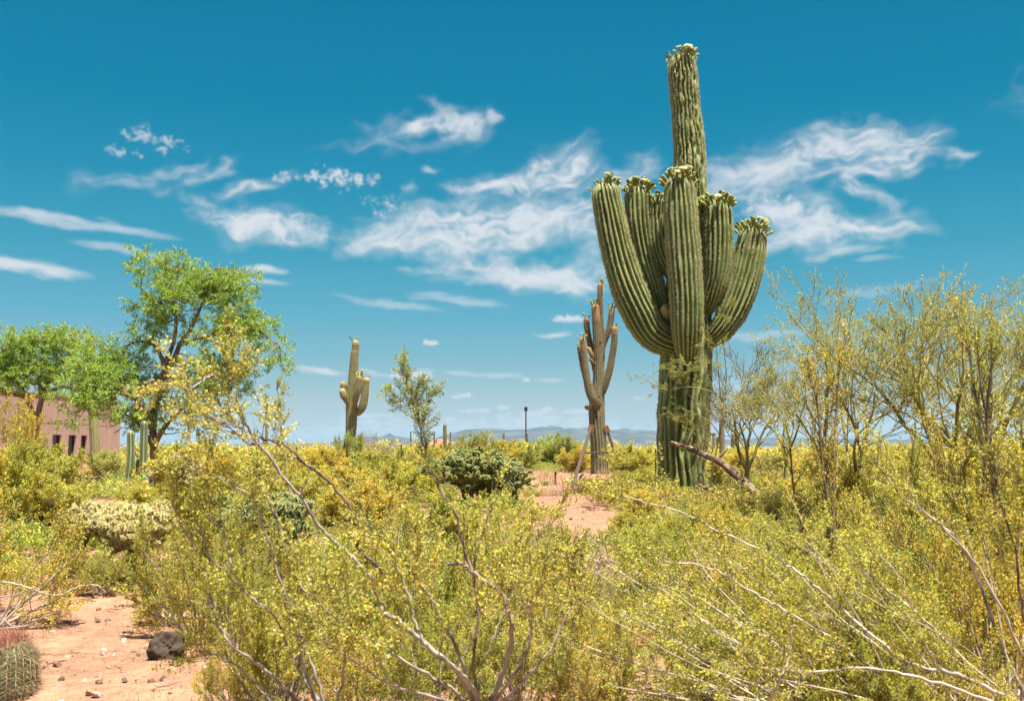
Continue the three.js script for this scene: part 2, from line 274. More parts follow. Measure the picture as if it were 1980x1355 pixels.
// ------------------------------------------------------------------ far mountains and the pale rise before them
{
  const prof = [[-3000, 846], [-900, 852], [0, 857], [300, 861], [585, 860], [640, 857], [670, 852], [700, 847], [735, 847], [760, 843], [785, 847], [815, 851], [840, 853], [862, 846], [880, 840], [905, 836], [930, 833], [960, 832], [990, 834], [1020, 835], [1048, 830], [1075, 829], [1105, 832], [1140, 834], [1180, 835], [1225, 833], [1245, 834], [1275, 841], [1320, 850], [1400, 852], [1500, 848], [1700, 853], [1900, 847], [2600, 851], [5000, 849]];
  const top = (x) => { let k = 0; while (k < prof.length - 2 && x > prof[k + 1][0]) k++; const t = clamp((x - prof[k][0]) / (prof[k + 1][0] - prof[k][0]), 0, 1), s = t * t * (3 - 2 * t); return lerp(prof[k][1], prof[k + 1][1], s); };
  function range_(d0, d1, rows, heightOf, colorOf, name) {
    const pos = [], col = [], idx = [], N = 420;
    for (let j = 0; j <= rows; j++) for (let i = 0; i <= N; i++) {
      const t = j / rows, d = lerp(d0, d1, t), px = lerp(-2400, 4400, i / N), x = metres(px - 990, (d0 + d1) / 2);
      const y = heightOf(px, t, x, d);
      pos.push(x, y, -d); col.push(...colorOf(px, t, x, d));
    }
    for (let j = 0; j < rows; j++) for (let i = 0; i < N; i++) { const a = j * (N + 1) + i, b = a + 1, c = a + N + 1, e = c + 1; idx.push(a, b, e, a, e, c); }
    const g = new THREE.BufferGeometry();
    g.setAttribute('position', new THREE.Float32BufferAttribute(pos, 3)); g.setAttribute('color', new THREE.Float32BufferAttribute(col, 3)); g.setIndex(idx); g.computeVertexNormals();
    const m = struct(name, g, M.rock); return m;
  }
  const ridged = (x, z) => { let s = 0, a = 0.55; for (let i = 0; i < 5; i++, a *= 0.5, x *= 2.1, z *= 2.1) s += a * (1 - Math.abs(n2(x, z))); return s; };
  const D = 9000;
  range_(7600, 10400, 44, (px, t, x, d) => {
    const H = ((HORIZON - top(px)) / FOCAL) * D * 1.1 + 16, bell = Math.pow(Math.sin(Math.PI * clamp(t, 0.001, 0.999)), 1.25);
    const r = ridged(x / 900, d / 900);
    return -10 + H * bell * (0.62 + 0.45 * r) + 6 * n2(x / 120, d / 120) * bell;
  }, (px, t, x, d) => vary(() => 0.5 + 0.5 * n2(x / 260, d / 260), [0.055, 0.055, 0.05], 0.5), 'mountain_range');
  range_(4200, 6200, 20, (px, t, x, d) => {
    const rise = px < 860 ? smoothstep(px, 560, 700) : 0.75 + 0.2 * n2(px / 200, 3), H = (13 / FOCAL) * 5600 * rise + 4;
    return -10 + H * Math.pow(t, 1.4) * (0.8 + 0.35 * ridged(x / 700, d / 500)) * (1 - smoothstep(t, 0.85, 1));
  }, (px, t, x, d) => vary(() => 0.5 + 0.5 * n2(x / 150, d / 150), [0.2, 0.145, 0.12], 0.35), 'foothills');
  // masts on the right summit
  const mast = thing('radio_mast', 'thin radio masts standing together on the far summit right of the propped saguaro', 'mast', V(metres(1222 - 990, 8900), 0, -8900));
  for (const [dx, h] of [[-18, 52], [-4, 70], [10, 58], [24, 44]]) { const mb = new MB(), y0 = ((HORIZON - 836) / FOCAL) * 8900; mb.tube([V(dx, y0 - 20, 0), V(dx, y0 + h, 0)], [2.2, 1.3], 5, [0.5, 0.5, 0.52]); part('mast', mb.geo(), M.wood, mast); }
}
// red rock knoll in the middle distance
{
  const g0 = new THREE.IcosahedronGeometry(1, 6); g0.deleteAttribute('normal'); g0.deleteAttribute('uv'); const g = mergeVertices(g0), p = g.attributes.position, c = [];
  for (let i = 0; i < p.count; i++) { const q = V().fromBufferAttribute(p, i), s = 1 + 0.3 * n3(q.x * 1.5, q.y * 1.5, q.z * 1.5) + 0.14 * n3(q.x * 5, q.y * 5, q.z * 5) + 0.05 * n3(q.x * 14, q.y * 14, q.z * 14); p.setXYZ(i, q.x * s * 1.9, q.y * s * 1.5, q.z * s * 1.6); const k = 1 + 0.3 * n3(q.x * 8, q.y * 8, q.z * 8); c.push(0.3 * k, 0.16 * k, 0.11 * k); }
  g.setAttribute('color', new THREE.Float32BufferAttribute(c, 3));
  const g2 = g; g2.computeVertexNormals();
  const at0 = standing(850, 120), r = new THREE.Mesh(g2, M.rock); r.position.set(at0.x, at0.y + 0.2, at0.z); r.name = 'rock_knoll';
  r.userData = { label: 'red brown rock knoll showing behind the scrub left of the far post-like saguaro', category: 'rock' }; scene.add(r);
}

// ------------------------------------------------------------------ the pink building behind the left trees
{
  const plaster = std({ roughness: 0.95 });
  plaster.map = dataTex(512, (u, v) => { const n = 0.5 * tileNoise(u, v, 6, 2) + 0.4 * tileNoise(u, v, 40, 5) + 0.25 * tileNoise(u, v, 110, 9), k = 1 + 0.07 * n; const st = 1 - 0.1 * Math.max(0, tileNoise(u * 1, v * 0.15, 9, 6)); return [0.665 * k * st, 0.55 * k * st, 0.515 * k * st]; }, true);
  plaster.bumpMap = dataTex(512, (u, v) => 0.5 + 0.3 * tileNoise(u, v, 60, 4) + 0.2 * tileNoise(u, v, 130, 8)); plaster.bumpScale = 0.01;
  plaster.map.repeat.set(0.3, 0.3); plaster.bumpMap.repeat.set(0.3, 0.3);
  const groove = std({ color: new THREE.Color(0.16, 0.1, 0.085) }), glass = new THREE.MeshPhysicalMaterial({ color: new THREE.Color(0.02, 0.016, 0.015), roughness: 0.08, metalness: 0 }), frame = std({ color: new THREE.Color(0.05, 0.03, 0.025), roughness: 0.5 });
  // the wall runs away from the camera: its local x goes along the wall, local z points at the camera's side
  const A = V(-38.2, 0, -54), B = V(-35.3, 0, -89), L = A.distanceTo(B), o = thing('stucco_building', 'pink stucco building with tall dark windows behind the left trees', 'building', V(A.x, 0.75, A.z));
  o.rotation.y = Math.atan2(-(B.z - A.z), B.x - A.x);
  const boxUV = (g, ox, oy) => { const p = g.attributes.position, n = g.attributes.normal, u = g.attributes.uv; for (let i = 0; i < p.count; i++) { const ax = Math.abs(n.getX(i)) > 0.7; u.setXY(i, (ax ? p.getZ(i) : p.getX(i)) + ox, p.getY(i) + oy); } return g; };
  const box = (x0, x1, y0, y1, z0, z1) => { const g = new THREE.BoxGeometry(x1 - x0, y1 - y0, z1 - z0); g.translate((x0 + x1) / 2, (y0 + y1) / 2, (z0 + z1) / 2); return boxUV(g, 0, 0); };
  // where a plate column meets the wall, in metres along it
  const along = (px) => { const k = (px - 990) / FOCAL, dx = B.x - A.x, dz = -(B.z - A.z); const t = (k * -A.z - A.x) / (dx - k * dz); return t * L; };
  const wins = [[104, 121], [135, 150], [159, 171], [178, 185], [190, 195]].map(([a, b]) => [along(a), along(b)]);
  const Hh = 5.05, wy0 = 0.1, wy1 = 1.98, dp = -9, walls = [];
  const z0 = dp, z1 = 0;
  const holes = [[-6, -6], ...wins, [L, L]];
  for (let k = 0; k + 1 < holes.length; k++) walls.push(box(holes[k][1], holes[k + 1][0], 0, Hh, -0.35, z1));
  for (const [a, b] of wins) { walls.push(box(a, b, wy1, Hh, -0.35, z1), box(a, b, -0.5, wy0, -0.35, z1)); }
  walls.push(box(-6, L - 0.35, -0.5, Hh, z0, z0 + 0.35), box(L - 0.35, L - 0.002, -0.5, Hh, z0 + 0.351, -0.352), box(-6, L - 0.36, Hh - 0.5, Hh - 0.3, z0 + 0.36, -0.36), box(-6, -5.65, -0.5, Hh, z0 + 0.36, -0.36));
  const wallMesh = part('wall', mergeGeometries(walls), plaster, o);
  part('parapet_cap', box(-6.1, L + 0.06, Hh, Hh + 0.1, -0.42, 0.07), plaster, o);
  part('corner_pilaster', box(L - 1.6, L + 0.12, -0.5, Hh - 0.6, 0.0, 0.28), plaster, o);
  for (const px of [70, 112, 146, 176, 207]) { const x = along(px); part('wall_joint', box(x - 0.03, x + 0.03, wy1 + 0.1, Hh - 0.02, 0, 0.006), groove, wallMesh); }
  part('wall_joint', box(-6, L - 1.62, 2.82, 2.88, 0, 0.005), groove, wallMesh);
  for (const [a, b] of wins) {
    const w = part('window', box(a + 0.06, b - 0.06, wy0 + 0.06, wy1 - 0.06, -0.26, -0.24), glass, o);
    part('window_frame', mergeGeometries([box(a, a + 0.06, wy0, wy1, -0.28, -0.18), box(b - 0.06, b, wy0, wy1, -0.28, -0.18), box(a + 0.06, b - 0.06, wy1 - 0.06, wy1, -0.28, -0.18), box(a + 0.06, b - 0.06, wy0, wy0 + 0.06, -0.28, -0.18)]), frame, w);
  }
}

// ------------------------------------------------------------------ lamp pole and stakes
{
  const d = 85, b = standing(1017, d), o = thing('light_pole', 'tall thin dark pole with a square floodlight head on the horizon', 'light pole', b), top = at(1017, 793, d).y - b.y, mb = new MB();
  mb.tube([V(0, -0.3, 0), V(0, top, 0)], [0.075, 0.055], 8, [0.045, 0.035, 0.03]); part('pole', mb.geo(), M.wood, o);
  const h = new THREE.BoxGeometry(0.26, 0.3, 0.34); h.translate(0, top + 0.12, 0.05); part('lamp_head', h, M.darkMetal, o);
  const a = new THREE.BoxGeometry(0.34, 0.06, 0.12); a.translate(0, top - 0.03, 0); part('lamp_bracket', a, M.darkMetal, o);
}
[[775, 860, 884, 24, 'thin dark metal stake in the scrub right of the armed mid saguaro'], [665, 852, 882, 26, 'thin dark stake in the bushes at the foot of the armed mid saguaro'], [1073, 912, 938, 22, 'short dark stake in bare ground left of the wooden props'], [1267, 868, 902, 24, 'dark stake beside the left edge of the giant saguaro'], [862, 868, 886, 26, 'dark stake right behind the drooping cholla top']].forEach(([px, y0, y1, d, label]) => {
  const b = standing(px, d), h = at(px, y0, d).y - b.y, mb = new MB(), o = thing('metal_stake', label, 'stake', b);
  mb.tube([V(0, -0.1, 0), V(0.01, h, 0)], [0.018, 0.018], 6, [0.05, 0.035, 0.03]); part('post', mb.geo(), M.wood, o);
  const g = new THREE.BoxGeometry(0.05, 0.08, 0.012); g.translate(0.01, h * 0.86, 0.022); part('clip', g, M.darkMetal, o);
});

// ------------------------------------------------------------------ cacti
// a ribbed stem along a path; returns its geometry and the places of its spine clusters
function ribbed(path, radii, o) {
  const { ribs, amp = 0.17, step = 0.06, seed = 1, per = 8, wob = 0.25, kink = 0, body, crest, dome = 1, spacing = 0.03, foot = false, tint } = o;
  const curve = new THREE.CatmullRomCurve3(path, false, 'centripetal'), len = curve.getLength(), n = Math.max(8, Math.round(len / step)), rad = (t) => { const f = t * (radii.length - 1), k = Math.min(Math.floor(f), radii.length - 2), s = f - k, q = s * s * (3 - 2 * s); return lerp(radii[k], radii[k + 1], lerp(s, q, 0.5)); };
  const rings = [];
  for (let k = 0; k <= n; k++) rings.push({ p: curve.getPoint(k / n), r: rad(k / n), t: k / n, s: 1 });
  const endT = curve.getTangent(1), R = rad(1);
  if (dome) for (let k = 1; k <= 9; k++) { const a = (k / 9) * Math.PI * 0.48; rings.push({ p: rings[n].p.clone().addScaledVector(endT, R * dome * Math.sin(a)), r: R * Math.max(0.03, Math.cos(a)), t: 1 + k * 0.002, s: Math.cos(a) }); }
  if (foot) { const t0 = curve.getTangent(0), p0 = rings[0].p, r0 = rings[0].r; for (let k = 1; k <= 6; k++) { const a = (k / 6) * Math.PI * 0.48; rings.unshift({ p: p0.clone().addScaledVector(t0, -r0 * 0.9 * Math.sin(a)), r: r0 * Math.max(0.05, Math.cos(a)), t: 0, s: Math.cos(a) }); } }
  const mb = new MB(), S = ribs * per, N = V(1, 0.05, 0.2), B = V(), T = V(), ar = [];
  let run = 0;
  rings.forEach((g, k) => {
    T.subVectors(rings[Math.min(k + 1, rings.length - 1)].p, rings[Math.max(k - 1, 0)].p).normalize();
    N.addScaledVector(T, -N.dot(T)).normalize(); B.crossVectors(T, N);
    const L = k ? (run += g.p.distanceTo(rings[k - 1].p)) : 0;
    for (let s = 0; s < S; s++) {
      const th = (s / S) * Math.PI * 2, cx = Math.cos(th), cy = Math.sin(th);
      const w = wob * (n3(cx * 1.2 + seed, cy * 1.2, L * 0.9) + 0.5 * n3(cx * 3 + seed, cy * 3, L * 2.2)) + kink * smoothstep(L, 3.6, 5) * (n3(cx * 2.2, cy * 2.2, L * 3.2) + 0.6 * n3(cx * 4, cy * 4, L * 6)), x = ribs * th + w * Math.PI;
      const c = Math.abs(Math.cos(x / 2)), gcrest = Math.pow(c, 0.75), am = amp * (1 + 0.35 * n3(cx * 2 + 7, cy * 2 + seed, L * 1.4)) * (g.s < 1 ? 0.6 + 0.4 * g.s : 1);
      const bulge = 1 + 0.03 * n2(L * 2.2 + seed * 3, 0.5) + 0.025 * n3(cx + seed, cy, L * 1.1);
      const r = g.r * bulge * (1 - am * (1 - gcrest));
      const q = V(g.p.x + (N.x * cx + B.x * cy) * r, g.p.y + (N.y * cx + B.y * cy) * r, g.p.z + (N.z * cx + B.z * cy) * r);
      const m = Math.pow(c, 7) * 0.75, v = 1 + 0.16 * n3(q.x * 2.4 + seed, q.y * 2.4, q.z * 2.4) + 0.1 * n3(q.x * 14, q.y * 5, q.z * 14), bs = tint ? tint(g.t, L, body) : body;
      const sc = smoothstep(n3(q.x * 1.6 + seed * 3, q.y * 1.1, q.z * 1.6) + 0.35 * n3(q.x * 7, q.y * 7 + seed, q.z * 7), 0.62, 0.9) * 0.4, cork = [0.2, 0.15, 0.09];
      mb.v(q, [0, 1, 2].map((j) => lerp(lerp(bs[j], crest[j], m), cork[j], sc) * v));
    }
    if (k) for (let s = 0; s < S; s++) { const a = (k - 1) * S + s, b = (k - 1) * S + ((s + 1) % S); mb.i.push(a, b, b + S, a, b + S, a + S); }
  });
  const geo = mb.geo(), P = geo.attributes.position, Nn = geo.attributes.normal, rng = mulberry(seed * 31 + 5);
  // spine clusters along the crests
  let acc = 0;
  for (let k = 1; k < rings.length; k++) {
    acc += rings[k].p.distanceTo(rings[k - 1].p) + (rings[k].s < 1 ? R * 0.05 : 0);
    while (acc > spacing) {
      acc -= spacing;
      const g = rings[k], L = g.p.distanceTo(rings[0].p);
      for (let j = 0; j < ribs; j++) {
        // find the crest near this rib: the farthest vertex from the axis
        let best = -1, bd = 0; for (let s = -per / 2; s < per / 2; s++) { const id = k * S + ((j * per + s + S) % S), dd = (P.getX(id) - g.p.x) ** 2 + (P.getY(id) - g.p.y) ** 2 + (P.getZ(id) - g.p.z) ** 2; if (dd > bd) { bd = dd; best = id; } }
        const prev = best - S, f = rng(); if (prev < 0) continue;
        ar.push([V(lerp(P.getX(prev), P.getX(best), f), lerp(P.getY(prev), P.getY(best), f), lerp(P.getZ(prev), P.getZ(best), f)), V(Nn.getX(best), Nn.getY(best), Nn.getZ(best)), g.s]);
      }
    }
  }
  return { geo, ar, top: rings[rings.length - 1].p.clone(), dir: endT, R };
}
function spineCluster(len, r, count, seed, color) {
  const mb = new MB(), rng = mulberry(seed);
  for (let k = 0; k < count; k++) {
    const a = (k / count) * 6.283 + rng(), up = k === 0 ? 1 : 0.25 + 0.6 * rng(), dx = V(Math.cos(a) * (1 - up * 0.6), up, Math.sin(a) * (1 - up * 0.6)).normalize(), L = len * (0.6 + 0.6 * rng()), side = V(-dx.z, 0.2, dx.x).normalize(), s2 = V().crossVectors(dx, side).normalize();
    const tip = mb.v(dx.clone().multiplyScalar(L), color.map((x) => x * 1.15)), b = [0, 1, 2].map((j) => { const t = (j / 3) * 6.283; return mb.v(side.clone().multiplyScalar(Math.cos(t) * r).addScaledVector(s2, Math.sin(t) * r), color); });
    mb.i.push(b[0], b[1], tip, b[1], b[2], tip, b[2], b[0], tip);
  }
  return mb.geo(false);
}
const SPINES = { big: spineCluster(0.034, 0.0027, 7, 3, [0.62, 0.53, 0.36]), mid: spineCluster(0.032, 0.003, 6, 4, [0.45, 0.34, 0.2]), far: spineCluster(0.04, 0.006, 4, 5, [0.42, 0.31, 0.17]) };
function addSpines(parent, ar, geo, rng, keep = 1, frontOnly = true) {
  const mats = [], q = new THREE.Quaternion(), cols = [];
  for (const [p, n] of ar) { if (rng() > keep) continue; q.setFromUnitVectors(UPV, n); const s = range(rng, 0.7, 1.25); mats.push(new THREE.Matrix4().compose(p, q, V(s, s, s))); cols.push(new THREE.Color().setRGB(...vary(rng, [1, 0.97, 0.92], 0.25))); }
  return copies('spines', geo, M.spine, mats, cols, parent);
}
// a bud: a scaly tube that swells to a dark tip; a flower: the same with a ring of white petals
function budGeo(seed, flower) {
  const mb = new MB(), pts = [0, 0.25, 0.5, 0.72, 0.88, 1].map((t) => V(0.006 * Math.sin(t * 3), t * 0.085, 0)), dark = seed % 3;
  const tip = flower ? [0.5, 0.5, 0.16] : [[0.33, 0.35, 0.07], [0.1, 0.05, 0.035], [0.42, 0.42, 0.1]][dark];
  mb.tube(pts, [0.009, 0.010, 0.012, 0.016, 0.0175, 0.010], 7, (t) => { const a = [0.22, 0.27, 0.045]; const s = smoothstep(t, 0.5, 0.85); return a.map((x, j) => lerp(x, tip[j], s)); });
  if (flower) {
    const rng = mulberry(seed);
    for (let ring = 0; ring < 2; ring++) for (let k = 0; k < 11; k++) { const a = ((k + ring * 0.5) / 11) * 6.283, c = V(Math.cos(a), 0, Math.sin(a)), s = V(-c.z, 0, c.x), r0 = 0.012, r1 = 0.042 - ring * 0.008, y = 0.083 + ring * 0.006; mb.quad(c.clone().multiplyScalar(r0).addScaledVector(s, -0.006).setY(y), c.clone().multiplyScalar(r1).addScaledVector(s, -0.010).setY(y + 0.012), c.clone().multiplyScalar(r1 + 0.006).addScaledVector(s, 0.010).setY(y + 0.008 + 0.01 * rng()), c.clone().multiplyScalar(r0).addScaledVector(s, 0.006).setY(y), [0.7, 0.68, 0.38]); }
    mb.tube([V(0, 0.08, 0), V(0, 0.1, 0)], [0.016, 0.013], 8, [0.7, 0.55, 0.16]);
  }
  return mb.geo();
}
const BUDS = [0, 1, 2].map((k) => budGeo(k + 3, false)), FLOWER = budGeo(9, true);
function placed(geo, p, n, s, roll) { const g = geo.clone(), q = new THREE.Quaternion().setFromUnitVectors(UPV, n), m = new THREE.Matrix4().compose(p, q.multiply(new THREE.Quaternion().setFromAxisAngle(UPV, roll)), V(s, s * 1.2, s)); g.applyMatrix4(m); return g; }
// buds and flowers crowd the crown of a stem
function crownOfBuds(parent, st, rng, count, flowers, scale, bias) {
  const N = V(1, 0, 0.1).addScaledVector(st.dir, -st.dir.x).normalize(), B = V().crossVectors(st.dir, N), centre = st.top.clone().addScaledVector(st.dir, -st.R * 0.95), buds = [];
  for (let k = 0; k < count + flowers; k++) {
    const th = rng() * 6.283, po = k < count ? range(rng, 0.35, 1.25) : range(rng, 0.3, 1.0), n = V().addScaledVector(st.dir, Math.cos(po)).addScaledVector(N, Math.sin(po) * Math.cos(th)).addScaledVector(B, Math.sin(po) * Math.sin(th)).normalize();
    if (bias && rng() < bias.w && n.dot(bias.d) < 0.05) continue;
    const p = centre.clone().addScaledVector(n, st.R * 0.95), dir = n.clone().addScaledVector(st.dir, 0.35).normalize(), s = scale * range(rng, 0.6, 1.3);
    if (k < count) buds.push(placed(BUDS[Math.floor(rng() * 3)], p, dir, s, rng() * 6)); else part('flower', placed(FLOWER, p, dir, s, rng() * 6), M.petal, parent);
  }
  part('flower_buds', mergeGeometries(buds), M.petal, parent, { kind: 'stuff' });
}
const pathAt = (list, d, dz = 0) => list.map(([x, y, , off = 0]) => at(x, y, d - off - dz)), radAt = (list, d) => list.map((e) => metres(e[2], d - (e[3] ?? 0)));
// stems are given in plate pixels: [x, y, radius, metres nearer than the trunk]
function saguaro(label, d, stems, o, group) {
  const first = stems[0].path[0], base = at(first[0], first[1], d), ground = standing(first[0], d);
  base.y = ground.y;
  const root = thing('saguaro_cactus', label, 'cactus', base, group), inv = base.clone().negate();
  stems.forEach((s, k) => {
    const pts = pathAt(s.path, d), rr = radAt(s.path, d).map((r) => r * (k && o.armScale ? o.armScale : 1));
    if (k === 0) { pts[0].y = ground.y - 0.1; }
    pts.forEach((p) => p.add(inv));
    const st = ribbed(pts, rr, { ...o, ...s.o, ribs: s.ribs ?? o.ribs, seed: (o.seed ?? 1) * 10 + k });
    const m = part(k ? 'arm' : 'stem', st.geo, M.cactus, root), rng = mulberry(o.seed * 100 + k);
    if (o.spines) addSpines(m, st.ar, SPINES[o.spines], rng, o.keep ?? 1);
    if (s.buds) crownOfBuds(m, st, rng, s.buds[0], s.buds[1], s.buds[2] ?? 1, s.bias);
  });
  return root;
}
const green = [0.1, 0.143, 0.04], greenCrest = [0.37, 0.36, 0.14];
const toRight = { d: V(1, 0.2, 0), w: 0.75 }, toLeft = { d: V(-1, 0.2, 0), w: 0.75 };
const giant = saguaro('giant many-armed saguaro in bloom with a tall bare central column', 17.5, [
  { path: [[1318, 965, 47], [1318, 900, 46], [1322, 810, 50], [1326, 710, 52], [1328, 620, 49], [1332, 520, 40], [1336, 410, 34], [1334, 340, 32.5], [1333, 281, 31], [1326, 207, 28.5], [1321, 148, 29], [1319, 130, 28]], ribs: 21, buds: [64, 5, 1.42], bias: toRight, o: { amp: 0.26, wob: 0.8, step: 0.04, kink: 0.55 } },
  { path: [[1318, 655, 22, 0.1], [1290, 660, 29, 0.25], [1262, 645, 33, 0.3], [1236, 602, 37, 0.35], [1208, 535, 34.5, 0.35], [1190, 470, 31.5, 0.35], [1178, 410, 29.5, 0.35], [1172, 379, 28, 0.35]], ribs: 20, buds: [62, 5, 1.35], bias: toRight },
  { path: [[1296, 640, 13, 0.1], [1281, 608, 17, 0.12], [1264, 552, 23, 0.12], [1246, 490, 26, 0.1], [1236, 425, 27, 0.1], [1234, 382, 26.5, 0.1]], ribs: 18, buds: [67, 5, 1.29] },
  { path: [[1318, 545, 12, 0], [1298, 525, 16, 0.1], [1280, 488, 20, 0.12], [1272, 435, 20.5, 0.12], [1271, 400, 18, 0.12]], ribs: 15, buds: [39, 1, 1.23] },
  { path: [[1328, 690, 16, 0.2], [1329, 668, 25, 0.55], [1329, 640, 30, 0.68], [1328, 590, 32.5, 0.72], [1323, 500, 34.5, 0.72], [1316, 405, 33, 0.72], [1314, 370, 31, 0.72]], ribs: 20, buds: [76, 8, 1.35], o: { amp: 0.2 } },
  { path: [[1352, 640, 10, 0], [1366, 604, 12, 0.2], [1376, 572, 21, 0.32], [1385, 535, 26, 0.36], [1389, 480, 29.5, 0.36], [1389, 440, 30, 0.36], [1388, 414, 28.5, 0.36]], ribs: 19, buds: [70, 6, 1.35] },
  { path: [[1352, 662, 13, 0], [1374, 655, 18, 0.2], [1394, 638, 25, 0.3], [1416, 603, 30, 0.32], [1437, 550, 32, 0.32], [1450, 495, 32, 0.32], [1455, 465, 29.5, 0.32]], ribs: 20, buds: [64, 5, 1.35] },
  { path: [[1292, 616, 4, 0.35], [1288, 604, 8, 0.5], [1286, 598, 8.5, 0.55]], ribs: 10, o: { step: 0.02, body: [0.3, 0.29, 0.09], crest: [0.4, 0.38, 0.16] } },
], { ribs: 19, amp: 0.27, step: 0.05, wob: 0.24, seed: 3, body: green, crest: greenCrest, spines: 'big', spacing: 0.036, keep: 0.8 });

const brown = { armScale: 0.88, ribs: 15, amp: 0.16, per: 6, step: 0.1, wob: 0.3, seed: 5, body: [0.11, 0.1, 0.05], crest: [0.24, 0.205, 0.125], spines: 'mid', spacing: 0.06, tint: (t, L, b) => (t > 0.93 ? [0.3, 0.17, 0.08] : b) };
saguaro('slender brownish saguaro with several thin upright arms, propped by wooden poles', 31, [
  { path: [[1160, 918, 17], [1158, 870, 15.5], [1154, 800, 15.5], [1155, 765, 14], [1157, 735, 10.5], [1157, 700, 9], [1155, 650, 8.7], [1151, 595, 7.6]], buds: [7, 0, 1.6] },
  { path: [[1160, 765, 8, -0.1], [1162, 720, 7.5, -0.25], [1164, 660, 6.8, -0.25], [1161, 605, 6.5, -0.25], [1161, 552, 6.2, -0.25]], buds: [14, 0, 1.5], bias: toRight },
  { path: [[1163, 690, 5.5, -0.1], [1168, 662, 6.4, -0.15], [1176, 642, 7, -0.15], [1181, 620, 6.6, -0.15], [1183, 600, 6.3, -0.15]], buds: [8, 1, 1.5] },
  { path: [[1160, 768, 6, 0], [1170, 748, 7, 0.1], [1178, 718, 8, 0.12], [1184, 688, 7.6, 0.12], [1188, 660, 7, 0.12], [1189, 637, 6.6, 0.12]], buds: [8, 0, 1.5] },
  { path: [[1154, 735, 5, -0.1], [1147, 695, 6, -0.2], [1140, 660, 6.2, -0.2], [1136, 640, 6.4, -0.2], [1134, 619, 6.3, -0.2]], buds: [4, 0, 1.4] },
  { path: [[1160, 782, 7, 0.1], [1150, 776, 9, 0.3], [1142, 762, 9, 0.36], [1135, 732, 8.2, 0.36], [1131, 700, 7.4, 0.36], [1127, 658, 6.6, 0.36]], buds: [5, 0, 1.4] },
  { path: [[1140, 760, 4, 0.1], [1133, 735, 5, 0.1], [1128, 715, 5, 0.1], [1123, 690, 4.6, 0.1], [1120, 672, 4.4, 0.1]], buds: [3, 0, 1.2] },
  { path: [[1150, 695, 3, 0], [1142, 682, 4.6, 0.1], [1139, 675, 4.6, 0.1]], ribs: 10, o: { step: 0.03, body: [0.32, 0.24, 0.08] } },
  { path: [[1152, 705, 3, 0], [1144, 698, 3.6, 0.1], [1141, 694, 3.6, 0.1]], ribs: 10, o: { step: 0.03 } },
  { path: [[1144, 790, 3, 0.1], [1137, 789, 4.6, 0.15], [1135, 788, 4.6, 0.15]], ribs: 10, o: { step: 0.03, body: [0.3, 0.22, 0.1] } },
], brown);
// woodpecker holes
{
  const root = scene.children[scene.children.length - 1];
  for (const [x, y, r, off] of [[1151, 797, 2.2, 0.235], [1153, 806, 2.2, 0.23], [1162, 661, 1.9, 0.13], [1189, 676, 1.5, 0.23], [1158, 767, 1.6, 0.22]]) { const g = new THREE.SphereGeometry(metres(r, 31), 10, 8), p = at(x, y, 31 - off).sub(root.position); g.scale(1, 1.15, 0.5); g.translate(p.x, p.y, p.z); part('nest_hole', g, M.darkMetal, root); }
}
saguaro('stout tan saguaro with two small left arms and two right arms, alone at mid distance', 40, [
  { path: [[678, 906, 9.5], [678, 850, 9.6], [679.5, 800, 11], [680.5, 765, 11], [683, 722, 9], [686, 682, 7.9], [687, 677, 6.8], [687.5, 668, 7], [687.5, 664, 6.6]], buds: [4, 0, 2] },
  { path: [[686, 784, 3.5, 0.2], [687, 770, 6.6, 0.45], [691, 755, 7.4, 0.5], [694, 740, 7, 0.5], [695, 732, 6.8, 0.5]], buds: [6, 1, 2] },
  { path: [[684, 800, 4, -0.1], [694, 797, 6, 0.05], [701, 785, 7.8, 0.1], [705, 765, 7.6, 0.1], [707, 745, 6.8, 0.1], [708, 736, 6.5, 0.1]], buds: [2, 0, 1.5] },
  { path: [[676, 772, 3, -0.1], [669, 766, 5, -0.15], [665, 754, 6, -0.15], [663.5, 743, 6.1, -0.15]] },
  { path: [[674, 785, 3, 0.1], [670, 776, 4.6, 0.2], [665, 766, 7, 0.25], [662, 757, 6.4, 0.25]] },
], { ribs: 16, amp: 0.15, per: 6, step: 0.12, wob: 0.2, seed: 7, body: [0.15, 0.155, 0.065], crest: [0.29, 0.26, 0.13], spines: 'mid', spacing: 0.06, tint: (t, L, b) => (t > 0.95 ? [0.36, 0.27, 0.1] : b) });
const farCol = { ribs: 12, amp: 0.15, per: 4, step: 0.25, wob: 0.15, body: [0.13, 0.13, 0.07], crest: [0.26, 0.22, 0.13], spines: 'far', spacing: 0.12, keep: 0.7 };
saguaro('plain saguaro column rising behind the green crowns of the left trees', 36, [{ path: [[186, 905, 9], [182, 840, 9.5], [178, 760, 9.5], [174, 690, 8.8], [173.5, 658, 7.5]] }], { ...farCol, seed: 9, spines: 'mid', spacing: 0.08, body: [0.2, 0.19, 0.08] });
saguaro('post-like far saguaro with two tiny arms, tallest of those on the horizon', 62, [{ path: [[860.5, 888, 3.8], [860.5, 850, 3.8], [860, 823, 3.4]] }, { path: [[860, 868, 1.5], [854, 866, 1.8], [851.5, 860, 2]] }, { path: [[861, 868, 1.5], [866, 865, 1.8], [868, 857, 2]] }], { ...farCol, seed: 12, body: [0.1, 0.115, 0.05] });
